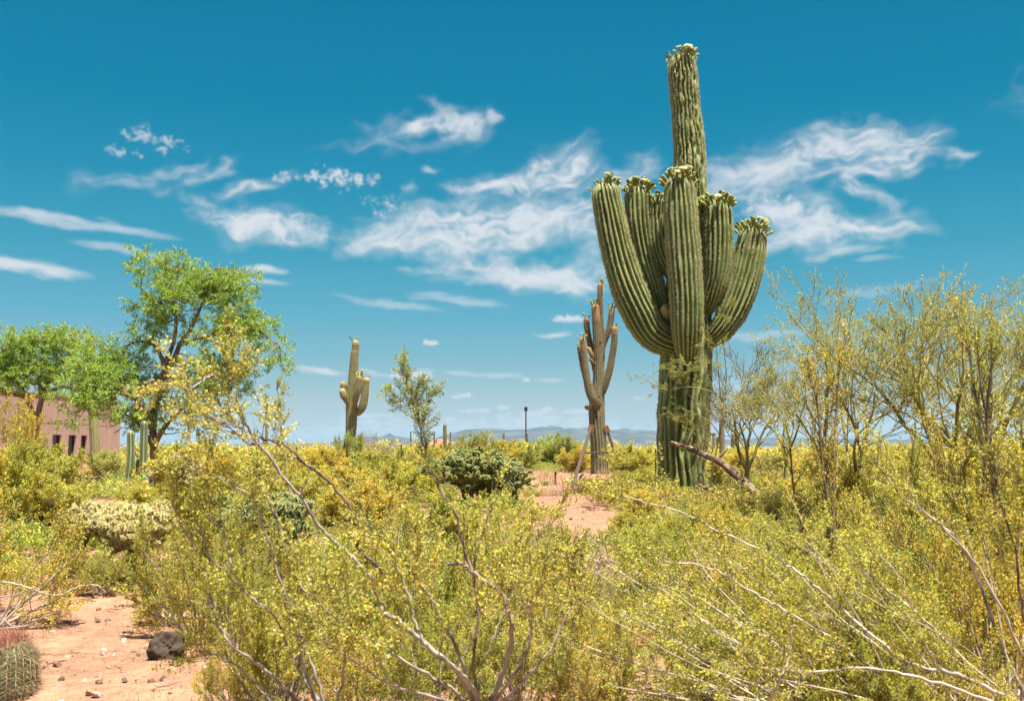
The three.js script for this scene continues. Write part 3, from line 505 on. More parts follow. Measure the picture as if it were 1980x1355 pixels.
[[839.5, 833, 1.7, 90, 'thin far saguaro just left of the tallest horizon saguaro', [[839.5, 856, 1], [843, 854, 1.2], [844, 848, 1.2]]], [871, 834, 1.7, 95, 'thin dark far saguaro just right of the tallest horizon saguaro'], [974, 836, 2.2, 80, 'single dark far saguaro spike above the drooping cholla'], [1019.5, 837, 1.8, 86, 'short dark far saguaro at the foot of the light pole'], [794, 833, 1.5, 95, 'far saguaro half hidden behind the upright green sprig'], [1418, 837, 4.2, 60, 'dark saguaro column right of the giant saguaro, before the small bare palo verde']].forEach(([x, y, r, d, label, arm], k) => {
  const st = [{ path: [[x, 880, r], [x, 855, r], [x, y + r, r * 0.9]] }]; if (arm) st.push({ path: arm });
  saguaro(label, d, st, { ...farCol, seed: 20 + k, body: [0.1, 0.1, 0.055] });
});
saguaro('far saguaro with a short side arm touching the right edge of the giant saguaro', 55, [{ path: [[1398, 884, 5.5], [1396, 845, 5.5], [1396, 812, 4.6]] }, { path: [[1396, 866, 2.6], [1390, 862, 3.2], [1388, 846, 3]] }], { ...farCol, seed: 31, body: [0.15, 0.14, 0.07] });
saguaro('pair-stemmed far saguaro half hidden by the right side of the giant saguaro', 58, [{ path: [[1372, 884, 4.5], [1371, 845, 4.5], [1370, 815, 4]] }, { path: [[1373, 872, 2.4], [1379, 866, 3], [1381, 838, 2.8]] }], { ...farCol, seed: 32, body: [0.18, 0.16, 0.07] });
saguaro('far saguaro column on the horizon left of the tan mid saguaro', 60, [{ path: [[515, 884, 3], [515, 850, 3], [515, 822, 2.6]] }, { path: [[515, 862, 1.4], [510, 858, 1.6], [509, 846, 1.6]] }], { ...farCol, seed: 33, body: [0.16, 0.15, 0.06] });

// organ-pipe like columns with few ribs beside the tree trunk
[[252, 832, 935, 8, 'shorter of the two green cactus columns beside the tree trunk', 252, 246], [277, 813, 925, 8, 'taller green cactus column beside the tree trunk, pale rib down its front', 278, 276], [266, 885, 925, 4, 'small dark cactus column between the two tall green columns', 266, 266]].forEach(([x, y, yb, r, label, xt, xb], k) => {
  saguaro(label, 21.5 + k * 0.25, [{ path: [[xb, yb, r], [x, (y + yb) / 2, r * 1.02], [xt, y + r, r * 0.95]], o: { ribs: 6, amp: 0.3, per: 10 } }], { ribs: 6, step: 0.07, wob: 0.06, seed: 40 + k, body: [0.075, 0.115, 0.035], crest: [0.36, 0.34, 0.25] });
});
// a blue agave at the foot of the tree
{
  const o = thing('agave', 'small blue-green agave rosette at the foot of the left tree trunk', 'plant', standing(298, 20.5)), rng = mulberry(3);
  for (let k = 0; k < 16; k++) { const a = k * 2.4, up = 0.35 + 0.6 * (k / 16), L = range(rng, 0.28, 0.4), mb = new MB(), dir = V(Math.cos(a) * (1.05 - up), up, Math.sin(a) * (1.05 - up)).normalize(), s = V(-Math.sin(a), 0, Math.cos(a)), pts = [0, 0.3, 0.6, 0.85, 1].map((t) => dir.clone().multiplyScalar(t * L).add(V(0, 0.05 - 0.05 * t * t, 0))), w = [0.03, 0.045, 0.04, 0.02, 0.002]; for (let i = 0; i < 4; i++) mb.quad(pts[i].clone().addScaledVector(s, -w[i]), pts[i].clone().addScaledVector(s, w[i]), pts[i + 1].clone().addScaledVector(s, w[i + 1]), pts[i + 1].clone().addScaledVector(s, -w[i + 1]), [0.1, 0.17, 0.17]); part('leaf', mb.geo(), std({ vertexColors: true, side: THREE.DoubleSide, roughness: 0.6 }), o); }
}

// the props of the slender saguaro
{
  const D = 31, foot = (x, y) => { let d = 28; for (let k = 0; k < 30; k++) { const p = at(x, y, d); d += (p.y - land(p.x, p.z)) * 8; } return at(x, y, d); };
  const defs = [[[1143, 826, D - 0.45], foot(1104, 949), 'weathered wooden prop leaning on the left side of the slender saguaro'], [[1173, 829, D - 0.1], null, 'weathered wooden prop leaning on the right side of the slender saguaro'], [[1153, 832, D + 0.4], null, 'wooden prop behind the slender saguaro trunk, mostly hidden']];
  const feet = [defs[0][1], standing(1203, D - 0.4), standing(1160, D + 1.6)];
  defs.forEach(([t, , label], k) => {
    const a = feet[k], b = at(...t), o = thing('wooden_prop', label, 'prop', a, 'wooden props of the slender saguaro'), v = b.clone().sub(a), L = v.length();
    const g = new THREE.BoxGeometry(0.075, L, 0.04, 1, 12, 1), c = []; g.translate(0, L / 2, 0); const p = g.attributes.position; for (let i = 0; i < p.count; i++) { const q = 1 + 0.25 * n3(p.getX(i) * 30, p.getY(i) * 2, k + p.getZ(i) * 20); c.push(0.055 * q, 0.034 * q, 0.022 * q); } g.setAttribute('color', new THREE.Float32BufferAttribute(c, 3));
    g.applyQuaternion(new THREE.Quaternion().setFromUnitVectors(UPV, v.clone().normalize())); part('beam', g, M.wood, o);
    const pad = new THREE.BoxGeometry(0.17, 0.22, 0.1, 2, 2, 2), pc = []; for (let i = 0; i < pad.attributes.position.count; i++) pc.push(0.2, 0.085, 0.05); pad.setAttribute('color', new THREE.Float32BufferAttribute(pc, 3)); pad.rotateZ(k === 1 ? 0.45 : -0.3); pad.translate(v.x, v.y - 0.02, v.z + (k === 2 ? 0 : 0.03)); part('pad', pad, M.wood, o);
  });
  const tie = (() => { const y = at(1160, 874, D).y, mb = new MB(), q = (k) => { const a = feet[k], b = at(...defs[k][0]), t = (y - a.y) / (b.y - a.y); return a.clone().lerp(b, t); }, P = [q(0), q(1), q(2)]; const o = thing('tie_bar', 'dark horizontal tie bar joining the wooden props of the slender saguaro', 'bar', P[0].clone()); for (const [i, j] of [[0, 1], [1, 2], [2, 0]]) { const m2 = new MB(); m2.tube([P[i].clone().sub(P[0]), P[j].clone().sub(P[0])], [0.018, 0.018], 6, [0.04, 0.03, 0.03]); part('rail', m2.geo(), M.wood, o); } })();
}

// barrel cactus at the lower left
{
  const d = 6.75, base = standing(30, d, 0.03), R = metres(57, d), H = metres(92, d), o = thing('barrel_cactus', 'squat barrel cactus bristling with spines, reddish on its crown, at the left edge', 'cactus', base);
  const pts = [], rr = []; for (let k = 0; k <= 8; k++) { const t = k / 8; pts.push(V(0, H * (0.02 + 0.7 * t), 0)); rr.push(R * (0.78 + 0.22 * Math.sin(Math.PI * (0.12 + 0.62 * t)))); }
  const st = ribbed(pts, rr, { ribs: 22, amp: 0.2, per: 8, step: 0.02, wob: 0.15, seed: 60, body: [0.1, 0.13, 0.05], crest: [0.22, 0.2, 0.1], spacing: 0.024, dome: 0.85 });
  const m = part('stem', st.geo, M.cactus, o), rng = mulberry(61), low = [], high = [];
  for (const e of st.ar) (e[0].y + 0.05 * (rng() - 0.5) - e[0].x * 0.35 > H * 0.93 ? high : low).push(e);
  const sp = spineCluster(0.058, 0.0019, 14, 6, [0.42, 0.34, 0.22]), red = spineCluster(0.1, 0.0022, 12, 7, [0.52, 0.27, 0.2]);
  addSpines(m, low, sp, rng); const h = addSpines(m, high, red, rng); h.name = 'crown_spines'; h.userData.label = 'long reddish spines on the crown';
}

// chollas: chains of knobbly joints with pale spines
function jointGeo(seed, spine, body, dens, spineLen) {
  const mb = new MB(), rng = mulberry(seed), pts = [0, 0.12, 0.35, 0.65, 0.88, 1].map((t) => V(0.06 * Math.sin(t * 2.5), t, 0)), rr = [0.09, 0.15, 0.175, 0.175, 0.13, 0.04];
  mb.tube(pts, rr, 8, (t, s) => vary(rng, body, 0.25));
  for (let k = 0; k < dens; k++) {
    const t = rng(), a = rng() * 6.283, r = lerp(0.15, 0.17, t), p = V(0.06 * Math.sin(t * 2.5) + Math.cos(a) * r, t, Math.sin(a) * r), out = V(Math.cos(a), 0.25 + 0.8 * t, Math.sin(a)).normalize(), L = spineLen * range(rng, 0.6, 1.2), sd = V(-Math.sin(a), (rng() - 0.5), Math.cos(a)).normalize(), w = 0.022;
    const x = mb.v(p.clone().addScaledVector(sd, -w), spine), y = mb.v(p.clone().addScaledVector(sd, w), spine), z = mb.v(p.clone().addScaledVector(out, L).addScaledVector(sd, (rng() - 0.5) * L), spine.map((c) => c * 1.1)); mb.tri(x, y, z);
  }
  return mb.geo(false);
}
function cholla(label, base, { w, h, trunks, generations, jl, seed, spine, body, dens, spineLen, droop, up = 0.4, trunkColor = [0.13, 0.09, 0.05], fan = 0.9, height0 = 0.45 }) {
  const rng = mulberry(seed), o = thing('cholla_cactus', label, 'cactus', base), geos = [jointGeo(seed, spine, body, dens, spineLen), jointGeo(seed + 1, spine, body, dens, spineLen)], mats = [[], []], q = new THREE.Quaternion(), cols = [[], []];
  const put = (p, dir, L) => { const k = rng() < 0.5 ? 0 : 1; q.setFromUnitVectors(UPV, dir).multiply(new THREE.Quaternion().setFromAxisAngle(UPV, rng() * 6)); mats[k].push(new THREE.Matrix4().compose(p, q, V(L * range(rng, 0.85, 1.2), L, L * range(rng, 0.85, 1.2)))); cols[k].push(new THREE.Color().setRGB(...vary(rng, [1, 1, 1], 0.2))); };
  const grow = (p, dir, gen, L) => {
    if (gen <= 0 || Math.hypot(p.x / (w / 2), (p.y - h * 0.5) / (h * 0.52), p.z / (w / 2)) > 0.92 + 0.6 * n3(p.x * 3.2 + seed, p.y * 3.2, p.z * 3.2)) return;
    put(p, dir, L);
    const e = p.clone().addScaledVector(dir, L * 0.92), kids = rng() < 0.55 ? 2 : rng() < 0.6 ? 3 : 1;
    for (let k = 0; k < kids; k++) { const nd = dir.clone().add(V((rng() - 0.5) * fan * 2, (rng() - 0.5) * fan + (droop && gen < generations * 0.5 ? -droop : up), (rng() - 0.5) * fan * 2)).normalize(); grow(e, nd, gen - 1, L * range(rng, 0.85, 1.03)); }
  };
  for (let k = 0; k < trunks; k++) {
    const a = rng() * 6.283, rx = (rng() - 0.5) * w * 0.35, rz = (rng() - 0.5) * w * 0.3, lean = range(rng, 0.1, 0.5), top = V(rx + Math.cos(a) * lean * w * 0.35, h * height0 * range(rng, 0.8, 1.15), rz + Math.sin(a) * lean * w * 0.35), mb = new MB(), pts = spline([V(rx * 0.7, -0.05, rz * 0.7), V(rx, h * 0.2, rz), top], 8);
    mb.tube(pts, pts.map((_, i) => lerp(jl * 0.36, jl * 0.25, i / 8)), 9, (t, s) => vary(rng, trunkColor, 0.35)); part('trunk', mb.geo(), M.bark, o);
    const sub = 5 + Math.floor(rng() * 3);
    for (let j = 0; j < sub; j++) { const b = (j / sub) * 6.283 + rng(), st = pts[8 - Math.floor(rng() * 4)], dir = V(Math.cos(b), range(rng, 0.2, 1.1), Math.sin(b)).normalize(); grow(st.clone(), dir, generations, jl); }
  }
  mats.forEach((m, k) => m.length && copies('joints', geos[k], M.spine2, m, cols[k], o));
  return o;
}
M.spine2 = new THREE.MeshPhysicalMaterial({ vertexColors: true, roughness: 0.9, transmission: 0.25, thickness: 0, side: THREE.DoubleSide });
cholla('green chain-fruit cholla with drooping joint chains, left of the wooden props', standing(930, 15.4), { w: metres(255, 15.4), h: metres(150, 15.4), trunks: 9, generations: 8, jl: 0.1, seed: 101, spine: [0.72, 0.68, 0.3], body: [0.15, 0.18, 0.035], dens: 30, spineLen: 0.17, droop: 0.5, up: 0.3, fan: 1.6, height0: 0.3 });
cholla('drooping end of the chain-fruit cholla on three dark stems, beside the bare patch', standing(1000, 14.9), { w: metres(75, 14.9), h: metres(105, 14.9), trunks: 3, generations: 5, jl: 0.095, seed: 105, spine: [0.9, 0.86, 0.5], body: [0.17, 0.2, 0.05], dens: 36, spineLen: 0.14, droop: 0.6, up: 0.2, fan: 1.1, trunkColor: [0.06, 0.075, 0.03], height0: 0.6 });
cholla('dense upright-jointed cholla with pale tips, left of centre behind the arching branches', standing(505, 10.6), { w: metres(285, 10.6), h: metres(205, 10.6), trunks: 9, generations: 8, jl: 0.085, seed: 111, spine: [0.85, 0.8, 0.42], body: [0.16, 0.2, 0.055], dens: 36, spineLen: 0.17, droop: 0, up: 0.6, fan: 1.2, height0: 0.34 });
cholla('pale teddy-bear cholla glowing straw yellow over a brown trunk, lower left', standing(228, 10.4), { w: metres(350, 10.4), h: metres(225, 10.4), trunks: 6, generations: 8, jl: 0.08, seed: 121, spine: [0.85, 0.75, 0.4], body: [0.3, 0.27, 0.1], dens: 80, spineLen: 0.3, droop: 0, up: 0.4, fan: 1.6, height0: 0.3, trunkColor: [0.2, 0.11, 0.06] });
cholla('small pale cholla to the left behind the tree columns', standing(330, 15), { w: metres(150, 15), h: metres(125, 15), trunks: 5, generations: 7, jl: 0.095, seed: 125, spine: [0.96, 0.87, 0.53], body: [0.35, 0.32, 0.12], dens: 40, spineLen: 0.22, droop: 0, up: 0.5, fan: 1.2, height0: 0.35 });

// stones, fallen limbs
function stone(name, label, base, sx, sy, sz, color, seed, flat = 0) {
  const g0 = new THREE.IcosahedronGeometry(1, 12); g0.deleteAttribute('normal'); g0.deleteAttribute('uv'); const g = mergeVertices(g0), p = g.attributes.position, c = [];
  for (let i = 0; i < p.count; i++) { const q = V().fromBufferAttribute(p, i), s = 1 + 0.28 * n3(q.x * 1.2 + seed, q.y * 1.2, q.z * 1.2) + 0.1 * n3(q.x * 3.5 + seed, q.y * 3.5, q.z * 3.5) + 0.035 * n3(q.x * 11, q.y * 11 + seed, q.z * 11); let y = q.y * s; if (flat && y > flat) y = flat + (y - flat) * 0.15; p.setXYZ(i, q.x * s * sx, y * sy, q.z * s * sz); const k = 1 + 0.3 * n3(q.x * 6 + seed, q.y * 6, q.z * 6) + 0.15 * n3(q.x * 25, q.y * 25, q.z * 25); c.push(...color.map((v) => v * k)); }
  g.setAttribute('color', new THREE.Float32BufferAttribute(c, 3)); g.computeVertexNormals();
  const m = new THREE.Mesh(g, M.rock); m.name = numbered(name); m.position.copy(base); m.userData = { label, category: 'rock' }; scene.add(m); return m;
}
stone('boulder', 'dark brown boulder on the sand beside the creosote stems, lower left', standing(336, 7.7).add(V(0, 0.045, 0)), 0.125, 0.135, 0.12, [0.05, 0.033, 0.026], 4);
stone('flat_stone', 'flat pinkish stone in front of the barrel cactus', standing(62, 6.45).add(V(0, -0.01, 0)), 0.14, 0.05, 0.08, [0.42, 0.25, 0.18], 7, 0.5);
stone('wedge_stone', 'wedge-shaped red brown stone at the bottom edge right of the barrel cactus', standing(96, 6.15).add(V(0, -0.01, 0)), 0.06, 0.075, 0.07, [0.3, 0.15, 0.1], 9);
{
  const b = standing(138, 6.4), o = thing('capped_stake', 'small dark stake with a pale flat cap standing in the sand', 'stake', b), mb = new MB();
  mb.tube([V(0, -0.03, 0), V(0, 0.045, 0)], [0.006, 0.006], 8, [0.05, 0.03, 0.02]); part('stem', mb.geo(), M.wood, o);
  const c = new THREE.CylinderGeometry(0.016, 0.011, 0.026, 12), cc = []; for (let i = 0; i < c.attributes.position.count; i++) cc.push(0.55, 0.45, 0.36); c.setAttribute('color', new THREE.Float32BufferAttribute(cc, 3)); c.translate(0, 0.058, 0); part('cap', c, M.wood, o);
}
function deadLimb(label, pts, radii, seed, stubs = 3, color = [0.14, 0.085, 0.05]) {
  const rng = mulberry(seed), base = pts[0].clone(), o = thing('fallen_limb', label, 'dead branch', base), q = spline(pts.map((p) => p.clone().sub(base)), 26), mb = new MB(), rad = (t) => { const f = t * (radii.length - 1), k = Math.min(Math.floor(f), radii.length - 2); return lerp(radii[k], radii[k + 1], f - k); };
  const rows = q.length, S = 11;
  mb.tube(q, q.map((_, i) => rad(i / (rows - 1)) * (1 + 0.16 * n2(i * 0.7, seed))), S, (t, s) => { const k = 1 + 0.5 * n2(s * 1.7 + seed, t * 9) + 0.25 * n2(s * 5, t * 40), light = n2(s * 0.6 + 3, t * 5 + seed) > 0.35; return (light ? [0.3, 0.22, 0.15] : color).map((c) => Math.max(0.02, c * k)); });
  part('limb', mb.geo(), M.bark, o);
  for (let k = 0; k < stubs; k++) { const i = 3 + Math.floor(rng() * (rows - 6)), d = V(rng() - 0.5, rng() * 0.8, rng() - 0.5).normalize(), L = range(rng, 0.12, 0.35), m2 = new MB(), r = rad(i / rows) * 0.4; m2.tube([q[i], q[i].clone().addScaledVector(d, L * 0.5), q[i].clone().addScaledVector(d, L).add(V(0, 0.03, 0))], [r, r * 0.7, r * 0.3], 6, [0.12, 0.07, 0.04]); part('broken_stub', m2.geo(), M.bark, o); }
  return o;
}
deadLimb('long dead brown limb leaning up from the brush toward the giant saguaro', [at(1498, 990, 14.8), at(1462, 955, 15.2), at(1428, 922, 15.6), at(1392, 893, 15.9), at(1360, 878, 16.1), at(1330, 866, 16.2), at(1297, 856, 16.3)], [0.055, 0.068, 0.066, 0.06, 0.05, 0.046, 0.032], 71, 5, [0.11, 0.065, 0.04]);
deadLimb('short dark fallen limb on the ground at the foot of the giant saguaro', [at(1345, 938, 16.4), at(1372, 950, 16.2), at(1400, 962, 16), at(1416, 966, 15.9)], [0.06, 0.07, 0.06, 0.045], 73, 2, [0.1, 0.06, 0.035]);
deadLimb('grey fallen limb lying behind brush below the giant saguaro', [at(1290, 972, 15.6), at(1330, 971, 15.6), at(1372, 972, 15.5), at(1392, 966, 15.6)], [0.03, 0.05, 0.055, 0.04], 75, 1, [0.2, 0.14, 0.09]);

// ------------------------------------------------------------------ shrubs and trees
// a leafy twig one unit long along +y
function sprig(seed, { pairs, leaf, width, palette, bark, fluff = 0, curve = 0.15, side = 0.4, flower = 0 }) {
  const rng = mulberry(seed), mb = new MB(), bend = V((rng() - 0.5) * 2 * curve, 0, (rng() - 0.5) * 2 * curve), P = (t) => V(bend.x * t * t, t, bend.z * t * t), pick = () => palette[Math.floor(rng() * palette.length)];
  mb.tube([P(0), P(0.5), P(1)], [0.02, 0.014, 0.007], 3, bark);
  const leafAt = (p, d) => {
    const L = leaf * range(rng, 0.7, 1.25), s = V(rng() - 0.5, rng() - 0.5, rng() - 0.5).cross(d).normalize().multiplyScalar(width * L * 0.5), c = vary(rng, pick(), 0.22), m = p.clone().addScaledVector(d, L * 0.5), up = V().crossVectors(s, d).normalize().multiplyScalar(L * 0.08);
    const a = mb.v(p, c), b = mb.v(m.clone().add(s).add(up), c), e = mb.v(p.clone().addScaledVector(d, L), c), f = mb.v(m.clone().sub(s).add(up), c); mb.i.push(a, b, e, a, e, f);
  };
  for (let k = 0; k < pairs; k++) {
    const t = 0.12 + 0.88 * ((k + rng() * 0.7) / pairs), sd = rng() * 6.283, off = V(Math.cos(sd), 0, Math.sin(sd)).multiplyScalar(side * rng() * (1 - t * 0.5) * 0.5), p = P(t).add(off);
    for (const q of [0, 3.14]) leafAt(p, V(Math.cos(sd + q + rng()), 0.5 + rng() * 0.7, Math.sin(sd + q + rng())).normalize());
    if (rng() < fluff) { const c = [0.62, 0.58, 0.42], r = leaf * 0.28, o = p.clone().add(V((rng() - 0.5) * 0.1, 0.02, (rng() - 0.5) * 0.1)), x = [V(r, 0, 0), V(-r, 0, 0), V(0, r, 0), V(0, -r, 0), V(0, 0, r), V(0, 0, -r)].map((q) => mb.v(q.add(o), c)); mb.i.push(x[0], x[2], x[4], x[2], x[1], x[4], x[1], x[3], x[4], x[3], x[0], x[4], x[2], x[0], x[5], x[1], x[2], x[5], x[3], x[1], x[5], x[0], x[3], x[5]); }
    if (rng() < flower) { const c = [0.6, 0.46, 0.07], o = p; for (let j = 0; j < 4; j++) { const a = j * 1.57 + rng(), d = V(Math.cos(a), 0.5, Math.sin(a)).normalize(), s = V(-Math.sin(a), 0, Math.cos(a)).multiplyScalar(leaf * 0.35); mb.tri(mb.v(o, c), mb.v(o.clone().addScaledVector(d, leaf * 0.5).add(s), c), mb.v(o.clone().addScaledVector(d, leaf * 0.5).sub(s), c)); } }
  }
  return mb.geo();
}
const olive = [[0.525, 0.465, 0.037], [0.434, 0.432, 0.037], [0.616, 0.513, 0.048], [0.307, 0.358, 0.032], [0.671, 0.513, 0.054], [0.398, 0.432, 0.043]];
const oliveOr = [...olive, ...olive, [0.707, 0.486, 0.058], [0.849, 0.786, 0.150], [0.425, 0.486, 0.042]];
const fresh = [[0.311, 0.367, 0.045], [0.236, 0.312, 0.038], [0.437, 0.437, 0.070], [0.364, 0.383, 0.051]];
const gold = [[0.42, 0.38, 0.045], [0.35, 0.34, 0.045], [0.28, 0.3, 0.04], [0.48, 0.42, 0.08], [0.22, 0.26, 0.04]];
const mesq = [[0.29, 0.45, 0.016], [0.22, 0.38, 0.014], [0.37, 0.52, 0.022], [0.42, 0.53, 0.03], [0.14, 0.28, 0.012]];
const greyBark = [0.3, 0.25, 0.21], brownBark = [0.24, 0.19, 0.085], pvBark = [0.32, 0.28, 0.085];
const SPRIG = {
  near: sprig(1, { pairs: 17, leaf: 0.145, width: 0.56, palette: oliveOr, bark: brownBark, fluff: 0.07, side: 0.55 }),
  near2: sprig(2, { pairs: 16, leaf: 0.15, width: 0.56, palette: olive, bark: brownBark, fluff: 0.03, side: 0.6, curve: 0.25 }),
  nearGreen: sprig(12, { pairs: 16, leaf: 0.17, width: 0.56, palette: [...fresh, [0.33, 0.37, 0.05], [0.26, 0.33, 0.05]], bark: brownBark, fluff: 0.03, side: 0.5 }),
  mid: sprig(3, { pairs: 15, leaf: 0.2, width: 0.56, palette: olive, bark: brownBark, side: 0.8 }),
  fresh: sprig(4, { pairs: 15, leaf: 0.2, width: 0.5, palette: fresh, bark: brownBark, side: 0.8 }),
  gold: sprig(5, { pairs: 14, leaf: 0.19, width: 0.5, palette: gold, bark: pvBark, side: 0.7, flower: 0.015 }),
  pv: sprig(6, { pairs: 9, leaf: 0.145, width: 0.42, palette: [[0.42, 0.4, 0.05], [0.35, 0.36, 0.05], [0.5, 0.44, 0.07], [0.26, 0.3, 0.05]], bark: pvBark, side: 0.25, flower: 0.1, curve: 0.3 }),
  pvBare: sprig(7, { pairs: 4, leaf: 0.09, width: 0.3, palette: [[0.2, 0.18, 0.05], [0.26, 0.21, 0.05]], bark: [0.13, 0.12, 0.055], side: 0.1, flower: 0.03, curve: 0.3 }),
  mesquite: sprig(8, { pairs: 20, leaf: 0.19, width: 0.42, palette: mesq, bark: brownBark, side: 0.75, curve: 0.35 }),
  dry: sprig(9, { pairs: 4, leaf: 0.1, width: 0.3, palette: [[0.3, 0.24, 0.1], [0.2, 0.17, 0.05]], bark: [0.34, 0.29, 0.24], side: 0.3, curve: 0.4 }),
};
const bandBark = (rng, base) => { const ph = rng() * 9; return (t, s) => { const k = 1 + 0.35 * n2(t * 14 + ph, s * 0.9) + (n2(t * 34 + ph, 3) > 0.42 ? -0.5 : 0); return base.map((c) => c * k); }; };
class Growth {
  constructor(seed) { this.rng = mulberry(seed); this.mb = new MB(); this.mats = []; this.cols = []; this.tone = n2; }
  dirNoise(a) { return V((this.rng() - 0.5) * a, (this.rng() - 0.5) * a, (this.rng() - 0.5) * a); }
  limb(p, dir, L, r0, r1, o = {}) {  // a wandering limb; returns its points
    const n = o.n ?? 6, pts = [p.clone()], d = dir.clone().normalize();
    for (let k = 0; k < n; k++) { d.add(this.dirNoise(o.kink ?? 0.4)); d.y += o.up ?? 0.06; d.normalize(); pts.push(pts[k].clone().addScaledVector(d, L / n)); }
    (o.mb ?? this.mb).tube(pts, pts.map((_, i) => lerp(r0, r1, i / n)), o.sides ?? 5, o.color ?? greyBark, false);
    return pts;
  }
  leafy(p, dir, size, spread = 0.7) {
    const d = dir.clone().normalize().add(this.dirNoise(spread * 1.4)).normalize(), q = new THREE.Quaternion().setFromUnitVectors(UPV, d).multiply(new THREE.Quaternion().setFromAxisAngle(UPV, this.rng() * 6.283)), s = size * range(this.rng, 0.7, 1.25);
    this.mats.push(new THREE.Matrix4().compose(p, q, V(s, s, s)));
    const k = range(this.rng, 0.82, 1.18) * (this.toneK ?? 1), w = (this.rng() - 0.5) * 0.13 + (this.toneW ?? 0); this.cols.push(new THREE.Color().setRGB(k * (1 + w), k, k * (1 - w)));
  }
  at(pts, t) { const f = clamp(t, 0, 0.9999) * (pts.length - 1), k = Math.floor(f); return [pts[k].clone().lerp(pts[k + 1], f - k), pts[k + 1].clone().sub(pts[k]).normalize()]; }
  // twigs and leaves on the outer part of a limb
  dress(pts, o) {
    const r0 = this.rng; this.toneK = range(r0, 0.82, 1.18); this.toneW = (r0() - 0.5) * 0.16;
    const L = pts.reduce((s, p, i) => (i ? s + p.distanceTo(pts[i - 1]) : 0), 0), { from = 0.35, count = 8, len = 0.3, leaf = 0.13, density = 9, r = 0.004, sub = 2, up = 0.1, color = brownBark, kink = 0.5, out = 0.8 } = o;
    for (let k = 0; k < count; k++) {
      const t = from + (1 - from) * ((k + this.rng()) / count), [p, d] = this.at(pts, t), dir = d.clone().multiplyScalar(0.8).add(this.dirNoise(out * 2)).add(V(0, 0.25, 0)).normalize(), l = len * range(this.rng, 0.6, 1.2) * (1.15 - 0.5 * t), tw = this.limb(p, dir, l, r, r * 0.4, { n: 4, kink, up, sides: 3, color });
      if (this.rng() < 0.13) continue;  // a dead, leafless twig
      const nl = Math.max(2, Math.round(l * density));
      for (let j = 0; j < nl; j++) { const [q, e] = this.at(tw, 0.2 + 0.8 * ((j + this.rng()) / nl)); this.leafy(q, e, leaf); }
      for (let j = 0; j < sub; j++) { const [q, e] = this.at(tw, 0.3 + 0.6 * this.rng()), t2 = this.limb(q, e.clone().add(this.dirNoise(1.6)), l * 0.55, r * 0.6, r * 0.3, { n: 3, kink, up, sides: 3, color }), m = Math.max(1, Math.round(l * 0.55 * density)); for (let i = 0; i < m; i++) { const [u, e2] = this.at(t2, 0.25 + 0.75 * ((i + this.rng()) / m)); this.leafy(u, e2, leaf); } }
    }
    const tip = this.at(pts, 0.98); for (let j = 0; j < 3; j++) this.leafy(tip[0], tip[1], leaf, 0.4);
  }
}
// shrubs of one nominal metre height
function shrubParts(seed, { stems = 14, lean = 0.9, r0 = 0.014, leaf = 0.13, density = 9, count = 7, len = 0.3, kind = 'mid', sub = 2, from = 0.35, up = 0.05, bark = greyBark, kink = 0.35, sides = 5, tall = 1 }) {
  const g = new Growth(seed), rng = g.rng;
  for (let k = 0; k < stems; k++) {
    const az = (k / stems) * 6.283 + (rng() - 0.5) * 0.8, a = lean * Math.sqrt((k * 0.618) % 1) * range(rng, 0.8, 1.1), dir = V(Math.cos(az) * Math.sin(a), Math.cos(a), Math.sin(az) * Math.sin(a)), L = range(rng, 0.72, 1.02) * (1 - 0.1 * a) * tall, pts = g.limb(V(Math.cos(az) * 0.05, -0.04, Math.sin(az) * 0.05), dir, L, r0 * range(rng, 0.7, 1.2), r0 * 0.3, { n: 7, kink, up, color: bandBark(rng, bark), sides });
    g.dress(pts, { from, count, len, leaf, density, r: r0 * 0.32, sub, up });
  }
  return { branches: g.mb.geo(), g, geo: SPRIG[kind] };
}
function shrubProto(name, category, seed, o) {
  const s = shrubParts(seed, o), root = new THREE.Group(); root.userData = { label: '', category }; root.protoName = name;
  part('branches', s.branches, M.bark, root, { kind: 'stuff' }); copies('leaves', s.geo, M.leaf, s.g.mats, s.g.cols, root);
  return root;
}
